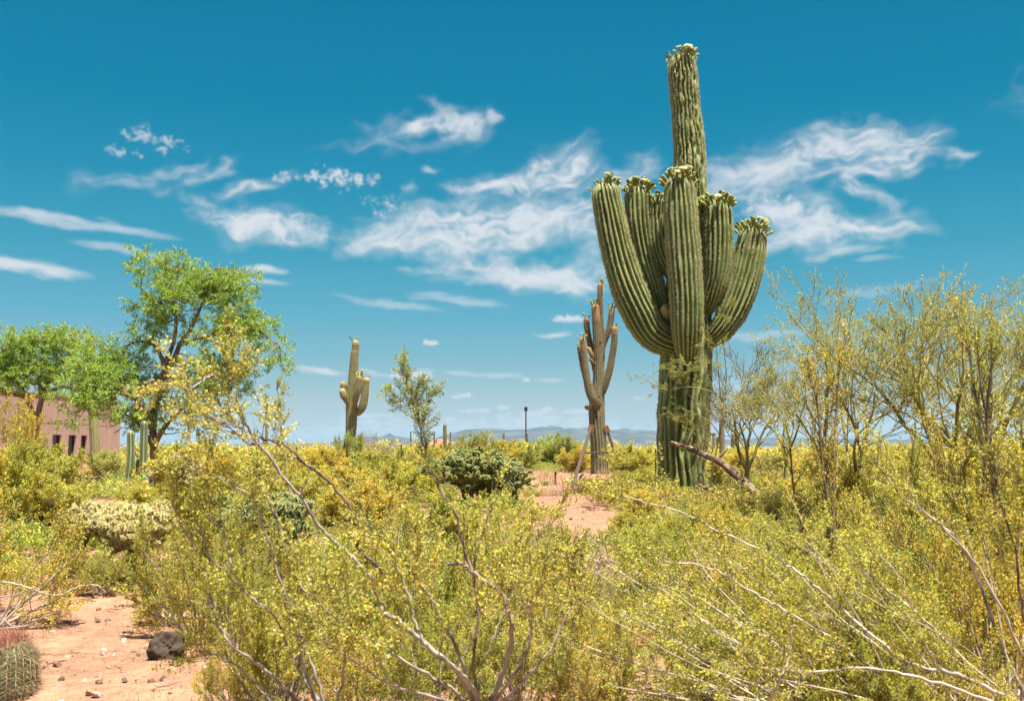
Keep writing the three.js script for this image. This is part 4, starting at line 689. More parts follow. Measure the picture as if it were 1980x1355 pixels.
const PROTO = {
  creoA: shrubProto('creosote_bush', 'bush', 201, { stems: 19, kind: 'mid', leaf: 0.13, density: 18, count: 11, from: 0.15 }),
  creoB: shrubProto('creosote_bush', 'bush', 202, { stems: 18, kind: 'mid', leaf: 0.13, density: 18, lean: 1.1, count: 11, from: 0.15 }),
  creoC: shrubProto('creosote_bush', 'bush', 203, { stems: 11, kind: 'mid', leaf: 0.13, density: 12, lean: 0.65, from: 0.3, len: 0.26 }),
  nearA: shrubProto('creosote_bush', 'bush', 211, { stems: 20, kind: 'near', leaf: 0.11, density: 15, count: 10, len: 0.28, lean: 1.0, sides: 6, from: 0.3, bark: [0.4, 0.34, 0.29] }),
  nearB: shrubProto('creosote_bush', 'bush', 212, { stems: 18, kind: 'near2', leaf: 0.11, density: 15, count: 10, len: 0.27, lean: 1.2, sides: 6, up: 0.02, from: 0.3, bark: [0.38, 0.32, 0.27] }),
  nearC: shrubProto('creosote_bush', 'bush', 213, { stems: 6, kind: 'near', leaf: 0.07, density: 15, count: 12, len: 0.17, lean: 0.5, sides: 6, from: 0.25, bark: [0.17, 0.12, 0.09] }),
  open: shrubProto('creosote_bush', 'bush', 214, { stems: 40, kind: 'near2', leaf: 0.1, density: 10, count: 6, len: 0.22, lean: 1.3, sides: 6, from: 0.5, up: 0.03, r0: 0.0105, kink: 0.26, bark: [0.47, 0.4, 0.35] }),
  fresh: shrubProto('saltbush', 'bush', 221, { stems: 18, kind: 'fresh', leaf: 0.14, density: 15, count: 10, lean: 0.9, from: 0.12 }),
  gold: shrubProto('brittlebush', 'bush', 231, { stems: 18, kind: 'gold', leaf: 0.14, density: 13, count: 9, lean: 1.0, bark: pvBark, from: 0.15 }),
  dry: shrubProto('dry_bush', 'bush', 241, { stems: 26, kind: 'dry', leaf: 0.2, density: 7, count: 8, lean: 1.25, sub: 3, from: 0.2, r0: 0.01, bark: [0.36, 0.31, 0.25] }),
};
let nBush = 0;
const LEAF_TINTS = [[1, 1, 1], [1.14, 1.0, 0.85], [0.88, 0.94, 0.78], [1.2, 1.08, 1.3], [1.04, 1.02, 0.8]].map((c) => { const m = M.leaf.clone(); m.color.setRGB(...c); return m; });
const nominal = { nearC: 0.9, creoC: 1.0 };
function bush(kind, px, ytop, wpx, d, label) {
  const p = standing(px, d, 0.02), h = at(px, ytop, d).y - p.y, w = metres(wpx, d), proto = PROTO[kind], o = proto.clone();
  o.name = numbered(proto.protoName); o.userData = { label, category: 'bush' };
  const s = h / 0.98, sx = clamp(w / 1.55, 0.42 * s, 1.7 * s); o.scale.set(sx, s, clamp(sx, s * 0.6, s * 1.2)); o.rotation.y = (nBush++ * 2.399) % 6.283; o.position.copy(p); o.traverse((c) => { if (c !== o) c.userData = { ...c.userData }; if (c.isInstancedMesh) c.material = LEAF_TINTS[nBush % 5]; }); scene.add(o);
}
const BUSHES = [
  // left
  ['creoC', 34, 770, 80, 21, 'small tree-like yellow bush on a forked thin stem before the pink wall, far left'],
  ['creoA', 85, 856, 170, 18, 'round olive bush before the pink building, below its dark windows'],
  ['fresh', 205, 872, 150, 28, 'bright green bush between the dark windows and the tall cactus columns'],
  ['creoB', 10, 862, 170, 13, 'broad olive bush at the far left edge below the building'],
  ['creoA', 100, 915, 170, 13.5, 'olive bush behind the pale teddy-bear cholla, left'],
  ['nearB', -20, 930, 330, 8.6, 'large fine-leaved creosote at the left edge above the barrel cactus, grey twigs below'],
  ['nearA', 212, 1062, 160, 9.9, 'low dark-bottomed creosote under the pale teddy-bear cholla'],
  ['creoB', 420, 872, 150, 17, 'olive bush behind the left creosote crown, beyond the pale cholla'],
  // middle distance, left of the slender saguaro
  ['creoC', 575, 858, 110, 30, 'thin-topped bush on the horizon left of the tan saguaro'],
  ['fresh', 676, 838, 74, 33, 'fresh green bush covering the foot of the tan mid saguaro'],
  ['creoA', 620, 868, 130, 25, 'yellow-green bush left of the foot of the tan saguaro'],
  ['creoB', 735, 870, 130, 23, 'yellow-green bush right of the foot of the tan saguaro'],
  ['creoA', 660, 900, 170, 17, 'broad yellow-green bush in front of the tan saguaro'],
  ['creoB', 775, 892, 170, 16, 'broad olive bush under the upright green sprig'],
  ['creoA', 565, 905, 150, 15, 'olive bush crossed by the arching branches, left of centre'],
  ['dry', 722, 842, 120, 35, 'leafless twiggy bush on the skyline right of the tan saguaro'],
  ['gold', 915, 838, 130, 28, 'tall golden bush behind the drooping cholla'],
  ['creoA', 850, 866, 110, 24, 'olive bush at the foot of the post-like far saguaro'],
  ['fresh', 1000, 856, 110, 36, 'green bush below the light pole'],
  ['fresh', 1075, 842, 150, 40, 'large bright green bush between the light pole and the slender saguaro'],
  ['creoA', 1115, 866, 90, 34, 'green bush right behind the left wooden prop'],
  ['gold', 1055, 930, 70, 21, 'low straw-coloured bush in the bare patch right of the drooping cholla'],
  ['dry', 1085, 955, 100, 16.5, 'grey dead bush on bare ground below the left wooden prop'],
  ['creoB', 1040, 950, 60, 18, 'small olive bush on the edge of the bare patch'],
  // behind and around the big saguaro
  ['creoA', 1222, 862, 130, 29, 'yellow-green bush between the two tall saguaros, on the horizon'],
  ['gold', 1200, 910, 110, 23, 'golden bush hiding the right foot of the slender saguaro'],
  ['dry', 1215, 930, 140, 17, 'tangle of dry pale twigs below the gap between the two tall saguaros'],
  ['gold', 1180, 932, 90, 18, 'low golden bush right of the bare patch'],
  ['creoA', 1290, 938, 110, 15.6, 'yellow-green bush at the left foot of the giant saguaro'],
  ['gold', 1345, 952, 110, 14.6, 'golden bush at the right foot of the giant saguaro'],
  ['creoB', 1430, 870, 130, 27, 'yellow bush on the horizon right of the giant saguaro'],
  ['gold', 1500, 880, 140, 24, 'golden bush behind the small bare palo verde'],
  ['creoA', 1580, 872, 160, 22, 'yellow-green bush between the thin palo verdes'],
  ['creoB', 1670, 868, 160, 21, 'yellow-green bush behind the leaning palo verde'],
  ['gold', 1770, 860, 170, 19, 'golden bush behind the large palo verde on the right'],
  ['creoA', 1900, 840, 220, 17, 'yellow-green bush behind the trunk of the large palo verde'],
  ['gold', 1425, 935, 140, 15.5, 'golden bush under the long dead limb'],
  ['creoB', 1540, 925, 170, 14.5, 'olive bush at the base of the thin palo verde'],
  ['creoA', 1640, 905, 190, 13, 'olive bush at the base of the leaning palo verde'],
  ['nearA', 1760, 850, 220, 10.5, 'full olive creosote below the large palo verde'],
  ['nearC', 1590, 655, 150, 9.6, 'tall upright creosote whose brown-green tips stand out against the sky right of centre'],
  ['nearC', 1935, 610, 190, 7.4, 'tall dense creosote at the right edge, reaching high against the sky'],
  ['nearA', 1880, 800, 240, 8, 'broad olive creosote in front of the large palo verde trunk'],
  // foreground
  ['nearB', 985, 968, 260, 8.8, 'dense creosote behind the thick crooked branch, centre'],
  ['nearA', 770, 985, 250, 8.6, 'dense creosote behind the long arching branches, centre left'],
  ['nearB', 610, 1030, 230, 8.2, 'creosote with pale bare stems, left of centre foreground'],
  ['nearA', 470, 1050, 190, 7.6, 'creosote below the upright-jointed cholla'],
  ['dry', 1120, 1035, 130, 10.5, 'see-through dry bush before the pink bare slope, centre'],
  ['dry', 1170, 1110, 150, 8.6, 'dry twiggy bush right of the dense centre creosote'],
  ['nearC', 1200, 1150, 150, 7, 'fine upright green bush low in the middle, right of the bare slope'],
  ['nearB', 475, 1225, 170, 6.3, 'small creosote right of the dark boulder, at the edge of the sand'],
  ['nearB', 1290, 1000, 230, 9.6, 'creosote under the pale arching branch, below the giant saguaro'],
  ['nearA', 1430, 1035, 260, 8.2, 'creosote in the middle of the right foreground'],
  ['open', 1590, 1010, 330, 7.4, 'open creosote full of bare grey stems, right foreground'],
  ['nearB', 1760, 985, 300, 7, 'leafy creosote of the right foreground below the large palo verde'],
  ['open', 1930, 960, 380, 6.2, 'grey-stemmed creosote leaning in from the lower right corner'],
  ['nearA', 1345, 1150, 230, 6.5, 'low creosote at the bottom right of centre over sandy ground'],
  ['open', 1540, 1160, 300, 5.9, 'low sprawling grey-twigged creosote along the bottom right'],
  ['open', 1790, 1180, 340, 5.5, 'sprawling mass of bare grey twigs in the bottom right corner'],
  ['nearA', 1010, 1180, 260, 6.4, 'creosote at the bottom centre right of the converging stems'],
  ['nearB', 700, 1210, 260, 6.3, 'creosote at the bottom centre left of the converging stems'],
  ['creoB', 840, 905, 130, 18.5, 'olive bush left of the drooping cholla, behind the sprig stem'],
  ['fresh', 610, 925, 110, 16.5, 'green bush between the two long arching branches'],
  ['creoA', 545, 955, 150, 12.5, 'olive bush right behind the upright-jointed cholla'],
  ['creoA', 1215, 990, 120, 13, 'olive bush at the right edge of the pink bare patch'],
  ['dry', 1060, 1005, 110, 12.5, 'dry grey bush at the lower end of the pink bare patch'],
  ['creoB', 1265, 1015, 150, 11.2, 'olive bush just above the long pale arching stem, right of the bare patch'],
  ['fresh', 1470, 1010, 150, 10.5, 'greener bush below the root end of the long dead limb'],
  ['dry', 1390, 1060, 150, 9, 'dry grey bush between the long pale arching stems'],
  ['nearB', 400, 935, 230, 8.4, 'creosote crown between the pale teddy-bear cholla and the upright-jointed cholla'],
  ['nearA', 330, 1085, 130, 8.9, 'small leafy creosote behind the dark boulder'],
  ['nearA', 800, 1060, 260, 6.9, 'tall leafy creosote in the middle of the foreground, behind the arching branches'],
  ['nearB', 1060, 1080, 230, 7.3, 'leafy creosote right of the thick crooked branch'],
  ['nearA', 555, 1120, 220, 6, 'leafy creosote in front of the upright-jointed cholla, lower left of centre'],
  // more of the middle distance
  ['creoB', 505, 880, 140, 22, 'olive bush on the skyline above the upright-jointed cholla'],
  ['creoA', 700, 930, 190, 13, 'wide yellow-green bush behind the long arching branches, left of the green sprig'],
  ['creoB', 860, 950, 170, 12.5, 'olive bush crossed by the stem of the upright green sprig'],
  ['gold', 800, 872, 110, 30, 'straw-yellow bush at the foot of the far saguaros, left of the knoll'],
  ['creoA', 950, 850, 120, 31, 'yellow-green bush straight behind the top of the drooping cholla'],
  ['fresh', 1040, 858, 90, 43, 'darker green bush left of the large bright green bush on the horizon'],
  ['creoB', 1140, 940, 80, 20, 'small olive bush between the prop foot and the slender trunk'],
  ['creoA', 1240, 905, 130, 20, 'olive bush left of the giant saguaro base, in front of the stake'],
  ['creoB', 1255, 945, 150, 13.8, 'leafy low bush in front of the left foot of the giant saguaro'],
  ['creoA', 1335, 985, 170, 12, 'olive bush in front of the grey fallen limb'],
  ['gold', 1480, 945, 140, 13.5, 'golden low bush under the trunk of the small bare palo verde'],
  ['creoA', 1410, 985, 180, 11.4, 'olive bush in front of the root of the long dead limb'],
  ['nearA', 1545, 975, 210, 10, 'leafy creosote below the thin palo verde'],
  ['nearB', 1680, 940, 230, 9.4, 'leafy creosote below the leaning palo verde'],
  ['nearB', 1130, 1190, 190, 7.4, 'low creosote just left of the fine upright green bush'],
  ['nearB', 900, 1035, 270, 7.2, 'dense creosote behind the converging stems, centre'],
  ['nearA', 640, 1100, 240, 7.2, 'creosote behind the pale zig-zag stems'],
  ['nearB', 840, 1150, 280, 5.9, 'leafy creosote among the converging stems at the bottom centre'],
  ['nearA', 1140, 1235, 220, 5.7, 'creosote at the bottom edge below the fine upright green bush'],
  ['nearB', 1470, 1100, 260, 7, 'dense creosote between the two long pale arching stems'],
  ['nearA', 1690, 1075, 280, 6.6, 'leafy creosote in the lower right among pale stems'],
  ['nearA', 1900, 1050, 300, 6.9, 'leafy creosote at the right edge behind the grey stems'],
  ['nearB', 1640, 1215, 300, 5.4, 'leafy creosote at the bottom edge, lower right'],
  ['nearA', 560, 1190, 170, 6.6, 'small creosote behind the pale zig-zag stems, near the boulder'],
  ['creoB', 290, 935, 120, 14, 'olive bush in front of the foot of the cactus columns'],
];
for (const b of BUSHES) bush(...b);

// the centre bush whose long branches arch to the left: each traced branch a part of its own
function traced(g, root, list, r0, r1, o = {}) {
  const rng = g.rng, base = root.position, pts = spline(list.map(([x, y, d]) => at(x, y, d).sub(base)), list.length * 5), mb = new MB();
  const kinked = pts.map((p, i) => (i && i < pts.length - 1 ? p.add(g.dirNoise(0.013)) : p));
  mb.tube(kinked, kinked.map((_, i) => 0.66 * (1 + 0.2 * n2(i * 0.9, r0 + list[0][0])) * lerp(metres(r0, list[0][2]), metres(r1, list[0][2]), i / (kinked.length - 1))), 8, bandBark(rng, o.bark ?? [0.3, 0.26, 0.23]));
  part('branch', mb.geo(), M.bark, root);
  if (o.dress) g.dress(kinked, { leaf: 0.11, density: 13, r: 0.003, ...o.dress });
}
function tracedBush(label, base, seed, branches, kind, fan) {
  const root = thing('creosote_bush', label, 'bush', base), g = new Growth(seed);
  for (const b of branches) traced(g, root, ...b);
  for (let k = 0; k < (fan ?? 0); k++) {
    const rng = g.rng, a = range(rng, 0.05, 1.0), L = range(rng, 0.5, 1.7), p = V(range(rng, -1.6, 0), range(rng, 0, 0.25), range(rng, -0.8, 0.3)), pts = g.limb(p, V(-Math.cos(a), Math.sin(a) * 0.9, range(rng, -0.4, 0.4)), L, range(rng, 0.004, 0.008), 0.002, { n: 8, kink: 0.3, up: -0.01, sides: 5, color: bandBark(rng, [0.5, 0.43, 0.37]) });
    g.dress(pts, { from: 0.55, count: 5, len: 0.2, leaf: 0.09, density: 9, r: 0.002, sub: 1 });
  }
  part('twigs', g.mb.geo(), M.bark, root, { kind: 'stuff' }); copies('leaves', SPRIG[kind], M.leaf, g.mats, g.cols, root);
}
const E = 5.4, B0 = [930, 1385, 5.75], full = { count: 9, len: 0.4, from: 0.4 }, tipOnly = { count: 9, len: 0.35, from: 0.6 };
tracedBush('large foreground creosote with pale branches arching left', standing(930, 5.75), 301, [
  [[B0, [880, 1292, E], [835, 1255, E], [790, 1215, E], [765, 1196, E], [741, 1185, E], [728, 1148, E], [701, 1101, 5.3], [660, 1058, 5.3], [624, 1024, 5.3], [590, 975, 5.25], [545, 918, 5.2], [500, 860, 5.15], [470, 815, 5.1], [440, 765, 5.1], [412, 722, 5.1]], 7, 3, { dress: { count: 12, len: 0.38, from: 0.7, up: -0.1, density: 10 } }],
  [[[741, 1108, E], [714, 1081, E], [690, 1058, E], [696, 1028, E], [690, 1004, E], [667, 967, E], [634, 929, E], [600, 905, E], [572, 878, E], [540, 858, E], [505, 848, E], [470, 830, E], [430, 815, E]], 5.5, 2, { bark: [0.12, 0.085, 0.07], dress: { count: 8, len: 0.24, from: 0.72 } }],
  [[[634, 929, E], [590, 895, E], [555, 882, E], [530, 880, E]], 3, 2.5, { bark: [0.15, 0.1, 0.08] }],
  [[[578, 958, 5.22], [592, 930, 5.22], [596, 905, 5.22]], 3, 2.5, { bark: [0.2, 0.14, 0.11] }],
  [[[500, 860, 5.15], [478, 856, 5.15], [462, 842, 5.1], [440, 826, 5.1], [415, 812, 5.05], [385, 800, 5]], 3.2, 1.5, { bark: [0.18, 0.13, 0.11], dress: { count: 9, len: 0.3, from: 0.3, up: -0.12, density: 10 } }],
  [[[412, 722, 5.1], [392, 735, 5.05], [365, 752, 5], [345, 745, 5], [322, 742, 5]], 3, 1.4, { dress: { count: 7, len: 0.22, from: 0.25, up: -0.15 } }],
  [[[440, 765, 5.1], [452, 740, 5.1], [448, 712, 5.1], [436, 680, 5.1]], 2, 1, { bark: [0.14, 0.09, 0.06], dress: { count: 9, len: 0.16, from: 0.1 } }],
  [[[555, 1065, E], [538, 1010, E], [520, 970, E], [508, 940, E], [498, 905, E]], 5, 3, { dress: { count: 5, len: 0.2, from: 0.5 } }],
  [[B0, [880, 1250, 5.6], [840, 1170, 5.5], [800, 1110, 5.5], [740, 1040, 5.5], [690, 1000, 5.5]], 6, 2, { dress: full }],
  [[[990, 1206, E], [980, 1178, E], [968, 1146, E], [935, 1122, E], [912, 1104, E], [898, 1092, E], [865, 1090, E]], 7, 5.5, { bark: [0.27, 0.2, 0.17] }],
  [[B0, [960, 1330, 5.6], [985, 1260, 5.5], [990, 1206, E]], 8, 7],
  [[B0, [905, 1315, 5.3], [870, 1285, 5.1], [832, 1256, 5], [800, 1200, 5], [790, 1150, 5], [760, 1080, 5]], 7, 2, { dress: full }],
  [[B0, [915, 1270, 5.5], [925, 1190, 5.5], [918, 1120, 5.5], [925, 1050, 5.5], [950, 985, 5.5]], 5, 1.6, { bark: [0.15, 0.1, 0.08], dress: full }],
  [[B0, [985, 1320, 5.4], [1020, 1250, 5.3], [1028, 1200, 5.3], [1022, 1170, 5.3], [1036, 1172, 5.3]], 6, 2, { dress: tipOnly }],
  [[B0, [1000, 1330, 5.5], [1060, 1260, 5.5], [1100, 1180, 5.5], [1110, 1120, 5.5]], 5, 2, { dress: tipOnly }],
  [[B0, [930, 1300, 5.7], [960, 1220, 5.7], [1000, 1120, 5.7], [1040, 1040, 5.7]], 5, 1.5, { dress: full }],
  [[B0, [870, 1330, 5.5], [800, 1290, 5.3], [720, 1240, 5.2], [640, 1190, 5.1], [580, 1130, 5.1]], 6, 2, { dress: full }],
  [[B0, [850, 1350, 5.2], [750, 1320, 5], [670, 1270, 4.9], [610, 1220, 4.9]], 5, 1.6, { dress: full }],
], 'near');
tracedBush('slim upright green creosote sprig on a thin bent brown stem, standing against the sky', standing(912, 5.3), 305, [
  [[[912, 1102, 5.3], [896, 1058, 5.3], [879, 991, 5.3], [849, 944, 5.3], [828, 900, 5.3], [815, 845, 5.3], [803, 800, 5.3], [790, 752, 5.3], [778, 712, 5.3]], 5.5, 1.2, { bark: [0.2, 0.13, 0.1], dress: { count: 42, len: 0.1, from: 0.34, density: 24, up: 0.22, out: 0.4, leaf: 0.07, sub: 1 } }],
  [[[808, 815, 5.3], [792, 790, 5.3], [775, 772, 5.3], [758, 757, 5.3]], 1.6, 1, { bark: [0.2, 0.14, 0.09], dress: { count: 11, len: 0.07, from: 0.1, leaf: 0.065, density: 26, sub: 1 } }],
  [[[812, 840, 5.3], [822, 805, 5.3], [829, 785, 5.3], [830, 765, 5.3]], 1.6, 1, { bark: [0.2, 0.14, 0.09], dress: { count: 10, len: 0.07, from: 0.1, leaf: 0.065, density: 26, sub: 1 } }],
  [[[800, 800, 5.3], [806, 770, 5.3], [808, 745, 5.3]], 1.4, 1, { bark: [0.2, 0.14, 0.09], dress: { count: 8, len: 0.06, from: 0.1, leaf: 0.065, density: 26, sub: 1 } }],
], 'nearGreen');
tracedBush('thin leafy sprig rising faintly against the horizon right of the left green tree', standing(545, 6.5), 306, [
  [[[560, 960, 6.5], [552, 900, 6.5], [545, 850, 6.5], [540, 800, 6.5], [536, 745, 6.5]], 1.8, 0.8, { bark: [0.2, 0.14, 0.09], dress: { count: 16, len: 0.09, from: 0.35, leaf: 0.07, density: 20, sub: 1 } }],
], 'nearGreen');
// a second foreground bush, left, with pale zig-zag stems
const B1 = [640, 1400, 5.55];
tracedBush('foreground creosote left of centre with pale zig-zag stems and blurred leaves', standing(640, 5.55), 302, [
  [[B1, [610, 1355, 5.4], [590, 1300, 5.3], [570, 1215, 5.2], [545, 1130, 5.1], [520, 1050, 5.1], [490, 960, 5]], 5.5, 2, { dress: { count: 7, len: 0.3, from: 0.5 } }],
  [[B1, [560, 1340, 5.3], [500, 1285, 5.2], [440, 1240, 5.1], [415, 1180, 5.1], [400, 1120, 5]], 5.5, 2.2, { dress: { count: 6, len: 0.28, from: 0.5 } }],
  [[[440, 1240, 5.1], [415, 1190, 5.1], [400, 1150, 5.1], [405, 1085, 5.1], [385, 1020, 5.1], [378, 1005, 5.1]], 4, 2.5, { dress: { count: 6, len: 0.24, from: 0.4 } }],
  [[[450, 1097, 5.1], [440, 1060, 5.1], [425, 1020, 5.1], [395, 990, 5.1]], 3.4, 2, { dress: { count: 6, len: 0.26, from: 0.4 } }],
  [[B1, [600, 1330, 5.6], [560, 1260, 5.6], [530, 1190, 5.5], [480, 1150, 5.5], [430, 1100, 5.4], [360, 1050, 5.3]], 4.5, 1.6, { dress: { count: 7, len: 0.3, from: 0.5 } }],
  [[B1, [610, 1310, 5.5], [585, 1240, 5.5], [565, 1180, 5.5], [540, 1110, 5.5]], 4.5, 2, { dress: { count: 9, len: 0.34, from: 0.35 } }],
  [[B1, [660, 1320, 5.2], [668, 1240, 5.1], [672, 1180, 5.1], [665, 1120, 5]], 5, 2, { dress: { count: 9, len: 0.34, from: 0.3 } }],
  [[[400, 1120, 5], [370, 1050, 5], [345, 1000, 5], [330, 960, 5]], 2.5, 1.2, { dress: { count: 8, len: 0.26, from: 0.2 } }],
  [[[490, 960, 5], [440, 930, 5], [390, 915, 5], [350, 905, 5]], 2.2, 1.2, { dress: { count: 6, len: 0.24, from: 0.3 } }],
  [[[520, 1355, 5.4], [470, 1300, 5.3], [430, 1270, 5.3], [390, 1262, 5.2]], 3.5, 1.5, { dress: { count: 7, len: 0.28, from: 0.4 } }],
], 'near2');
// long pale stems of the right-hand creosote
const B2 = [2010, 1385, 5.7];
tracedBush('right-hand creosote with long pale grey stems arching up to the left', standing(2010, 5.7), 303, [
  [[B2, [1975, 1330, 5.6], [1935, 1240, 5.6], [1895, 1130, 5.6], [1850, 1040, 5.6], [1815, 1010, 5.6], [1760, 970, 5.6], [1700, 900, 5.6], [1688, 875, 5.6]], 6, 2, { bark: [0.42, 0.36, 0.32], dress: { count: 12, len: 0.28, from: 0.6, leaf: 0.09 } }],
  [[B2, [1990, 1300, 5.4], [1940, 1180, 5.4], [1880, 1080, 5.4], [1790, 990, 5.5], [1740, 960, 5.5]], 5, 2, { bark: [0.4, 0.34, 0.3], dress: { count: 9, len: 0.28, from: 0.55, leaf: 0.09 } }],
  [[B2, [1950, 1345, 5.4], [1860, 1270, 5.4], [1790, 1200, 5.5], [1711, 1135, 5.6], [1650, 1090, 5.6]], 5, 2, { bark: [0.4, 0.34, 0.3], dress: { count: 9, len: 0.26, from: 0.6, leaf: 0.09 } }],
  [[B2, [1930, 1340, 5.2], [1840, 1300, 5.2], [1766, 1286, 5.3], [1711, 1249, 5.3], [1633, 1182, 5.4], [1600, 1153, 5.4], [1567, 1123, 5.4], [1530, 1098, 5.5], [1486, 1068, 5.5], [1397, 1031, 5.6], [1324, 994, 5.7], [1250, 972, 5.8], [1200, 958, 5.8]], 5.5, 1.6, { bark: [0.42, 0.35, 0.31], dress: { count: 9, len: 0.2, from: 0.6, leaf: 0.08, density: 10 } }],
  [[[1700, 1300, 5.4], [1620, 1240, 5.4], [1563, 1208, 5.4], [1508, 1175, 5.4], [1471, 1153, 5.4], [1434, 1131, 5.4], [1390, 1105, 5.4], [1338, 1090, 5.4], [1287, 1086, 5.4], [1250, 1061, 5.4]], 4, 2, { bark: [0.42, 0.35, 0.31], dress: { count: 8, len: 0.2, from: 0.5, leaf: 0.08 } }],
  [[B2, [1900, 1350, 5], [1780, 1310, 5], [1680, 1290, 5], [1560, 1300, 5], [1470, 1290, 5]], 4.5, 1.6, { bark: [0.42, 0.36, 0.31], dress: tipOnly }],
  [[[1480, 1365, 4.9], [1508, 1315, 4.8], [1523, 1278, 4.8], [1532, 1223, 4.8], [1536, 1195, 4.8]], 4, 1.8, { bark: [0.4, 0.33, 0.27] }],
  [[B2, [1990, 1250, 5.5], [1975, 1150, 5.5], [1960, 1050, 5.5], [1930, 950, 5.5], [1900, 880, 5.5]], 5, 2, { bark: [0.16, 0.1, 0.08], dress: full }],
  [[B2, [2000, 1220, 5.4], [1985, 1080, 5.4], [1990, 950, 5.4], [1975, 820, 5.4]], 5, 2, { bark: [0.16, 0.1, 0.08], dress: full }],
], 'near2', 150);
// dead grey sticks at the left edge
tracedBush('spray of bare grey branches reaching in from the left edge over the sand', standing(-90, 7.4), 304, [
  [[[-90, 1270, 7.4], [-30, 1215, 7.3], [0, 1214, 7.3], [55, 1208, 7.3], [95, 1188, 7.3], [130, 1180, 7.4]], 3.5, 1.2, { bark: [0.34, 0.28, 0.24], dress: { count: 5, len: 0.14, from: 0.3, leaf: 0.07, density: 5 } }],
  [[[-90, 1270, 7.4], [-20, 1130, 7.6], [20, 1128, 7.6], [60, 1138, 7.6], [105, 1152, 7.6], [150, 1135, 7.7], [180, 1130, 7.7], [205, 1146, 7.7]], 3.5, 1.4, { bark: [0.36, 0.3, 0.26] }],
  [[[-90, 1270, 7.4], [-10, 1190, 7.4], [15, 1205, 7.4], [30, 1212, 7.4]], 3, 1, { bark: [0.36, 0.3, 0.26] }],
  [[[-90, 1270, 7.4], [-20, 1160, 7.5], [30, 1150, 7.5], [80, 1130, 7.5]], 3, 1, { bark: [0.3, 0.25, 0.21], dress: { count: 6, len: 0.2, from: 0.2, leaf: 0.07, density: 4 } }],
], 'near2');

// palo verdes: forked green stems, long whippy twigs, few leaves
function paloVerde(label, px, d, seed, { h, spread = 0.75, lean = 0, trunks = 1, fork = 0.16, kind = 'pv', leaf = 0.16, dens = 8, r = 0.05, limbs = 5, levels = 3, count = 5, gap = 1 }) {
  const base = standing(px, d, 0.03), root = thing('palo_verde', label, 'tree', base), g = new Growth(seed), rng = g.rng, tk = new MB(), big = new MB();
  const grow = (p, dir, L, rr, lv) => {
    const pts = g.limb(p, dir, L, rr, rr * 0.5, { n: 6, kink: 0.42, up: 0.03, sides: lv > 1 ? 7 : 4, color: lv > 1 ? bandBark(rng, [0.22, 0.2, 0.07]) : pvBark, mb: lv > 1 ? big : g.mb });
    if (lv <= 0) { g.dress(pts, { from: 0.1, count, len: L * 0.7, leaf, density: dens, r: rr * 0.5, sub: 1, up: 0.04, color: kind === 'pvBare' ? [0.2, 0.18, 0.08] : [0.33, 0.32, 0.08], out: 0.6, kink: 0.3 }); return; }
    const n = 4;
    for (let k = 0; k < n; k++) { const [q, e] = g.at(pts, 0.4 + 0.6 * ((k + rng() * 0.9) / n)), a = rng() * 6.283, nd = e.clone().addScaledVector(V(Math.cos(a), 0.05, Math.sin(a)), 0.95).normalize(); grow(q, nd, L * range(rng, 0.55, 0.75), rr * 0.45, lv - 1); }
  };
  for (let t = 0; t < trunks; t++) {
    const a0 = (t / trunks) * 6.283 + rng(), dir = V(lean + (trunks > 1 ? 0.35 * Math.cos(a0) : 0), 1, trunks > 1 ? 0.3 * Math.sin(a0) : 0).normalize(), L = h * fork, tp = g.limb(V((t - trunks / 2) * 0.06, -0.08, 0), dir, L, r * range(rng, 0.9, 1.1), r * 0.8, { n: 5, kink: 0.14, up: 0.05, sides: 9, color: bandBark(rng, [0.2, 0.19, 0.07]), mb: tk });
    for (let k = 0; k < limbs; k++) { const a = (k / limbs) * 6.283 + rng(), nd = V(lean + Math.cos(a) * spread, 1, Math.sin(a) * spread).normalize(); grow(tp[5].clone().lerp(tp[4], rng() * 0.4), nd, h * range(rng, 0.3, 0.42), r * 0.5, levels - 1); }
  }
  part('trunk', tk.geo(), M.bark, root); part('limbs', mergeGeometries([big.geo(), g.mb.geo()]), M.bark, root, { kind: 'stuff' }); copies('foliage', SPRIG[kind], M.leaf, g.mats, g.cols, root);
}
const hAt = (px, y, d) => at(px, y, d).y - standing(px, d).y;
paloVerde('small bare palo verde with a low forked trunk right of the giant saguaro', 1450, 16.6, 401, { h: hAt(1450, 640, 16.6), spread: 0.42, fork: 0.2, kind: 'pvBare', leaf: 0.2, dens: 4, r: 0.06, limbs: 5, count: 3 });
paloVerde('thin single-stemmed palo verde right of the small bare one', 1517, 15.6, 402, { h: hAt(1510, 655, 15.6), spread: 0.36, fork: 0.34, kind: 'pv', leaf: 0.15, dens: 4, r: 0.035, limbs: 4, count: 2 });
paloVerde('palo verde whose long whippy branches lean left toward the giant saguaro', 1700, 13, 403, { h: 1.1 * hAt(1640, 540, 13), spread: 0.6, lean: -0.36, fork: 0.2, kind: 'pv', leaf: 0.14, dens: 6, r: 0.05, limbs: 7, trunks: 1, count: 3 });
paloVerde('large palo verde with a forked green trunk and wide airy crown on the right', 1885, 12.2, 404, { h: 1.17 * hAt(1830, 465, 12.2), spread: 0.95, fork: 0.22, kind: 'pv', leaf: 0.15, dens: 9, r: 0.065, limbs: 6, trunks: 2, count: 3 });
paloVerde('palo verde half cut by the right edge of the picture', 2010, 11.5, 405, { h: 1.16 * hAt(1990, 520, 11.5), spread: 0.85, fork: 0.2, kind: 'pv', leaf: 0.13, dens: 6, r: 0.05, limbs: 5, count: 3 });
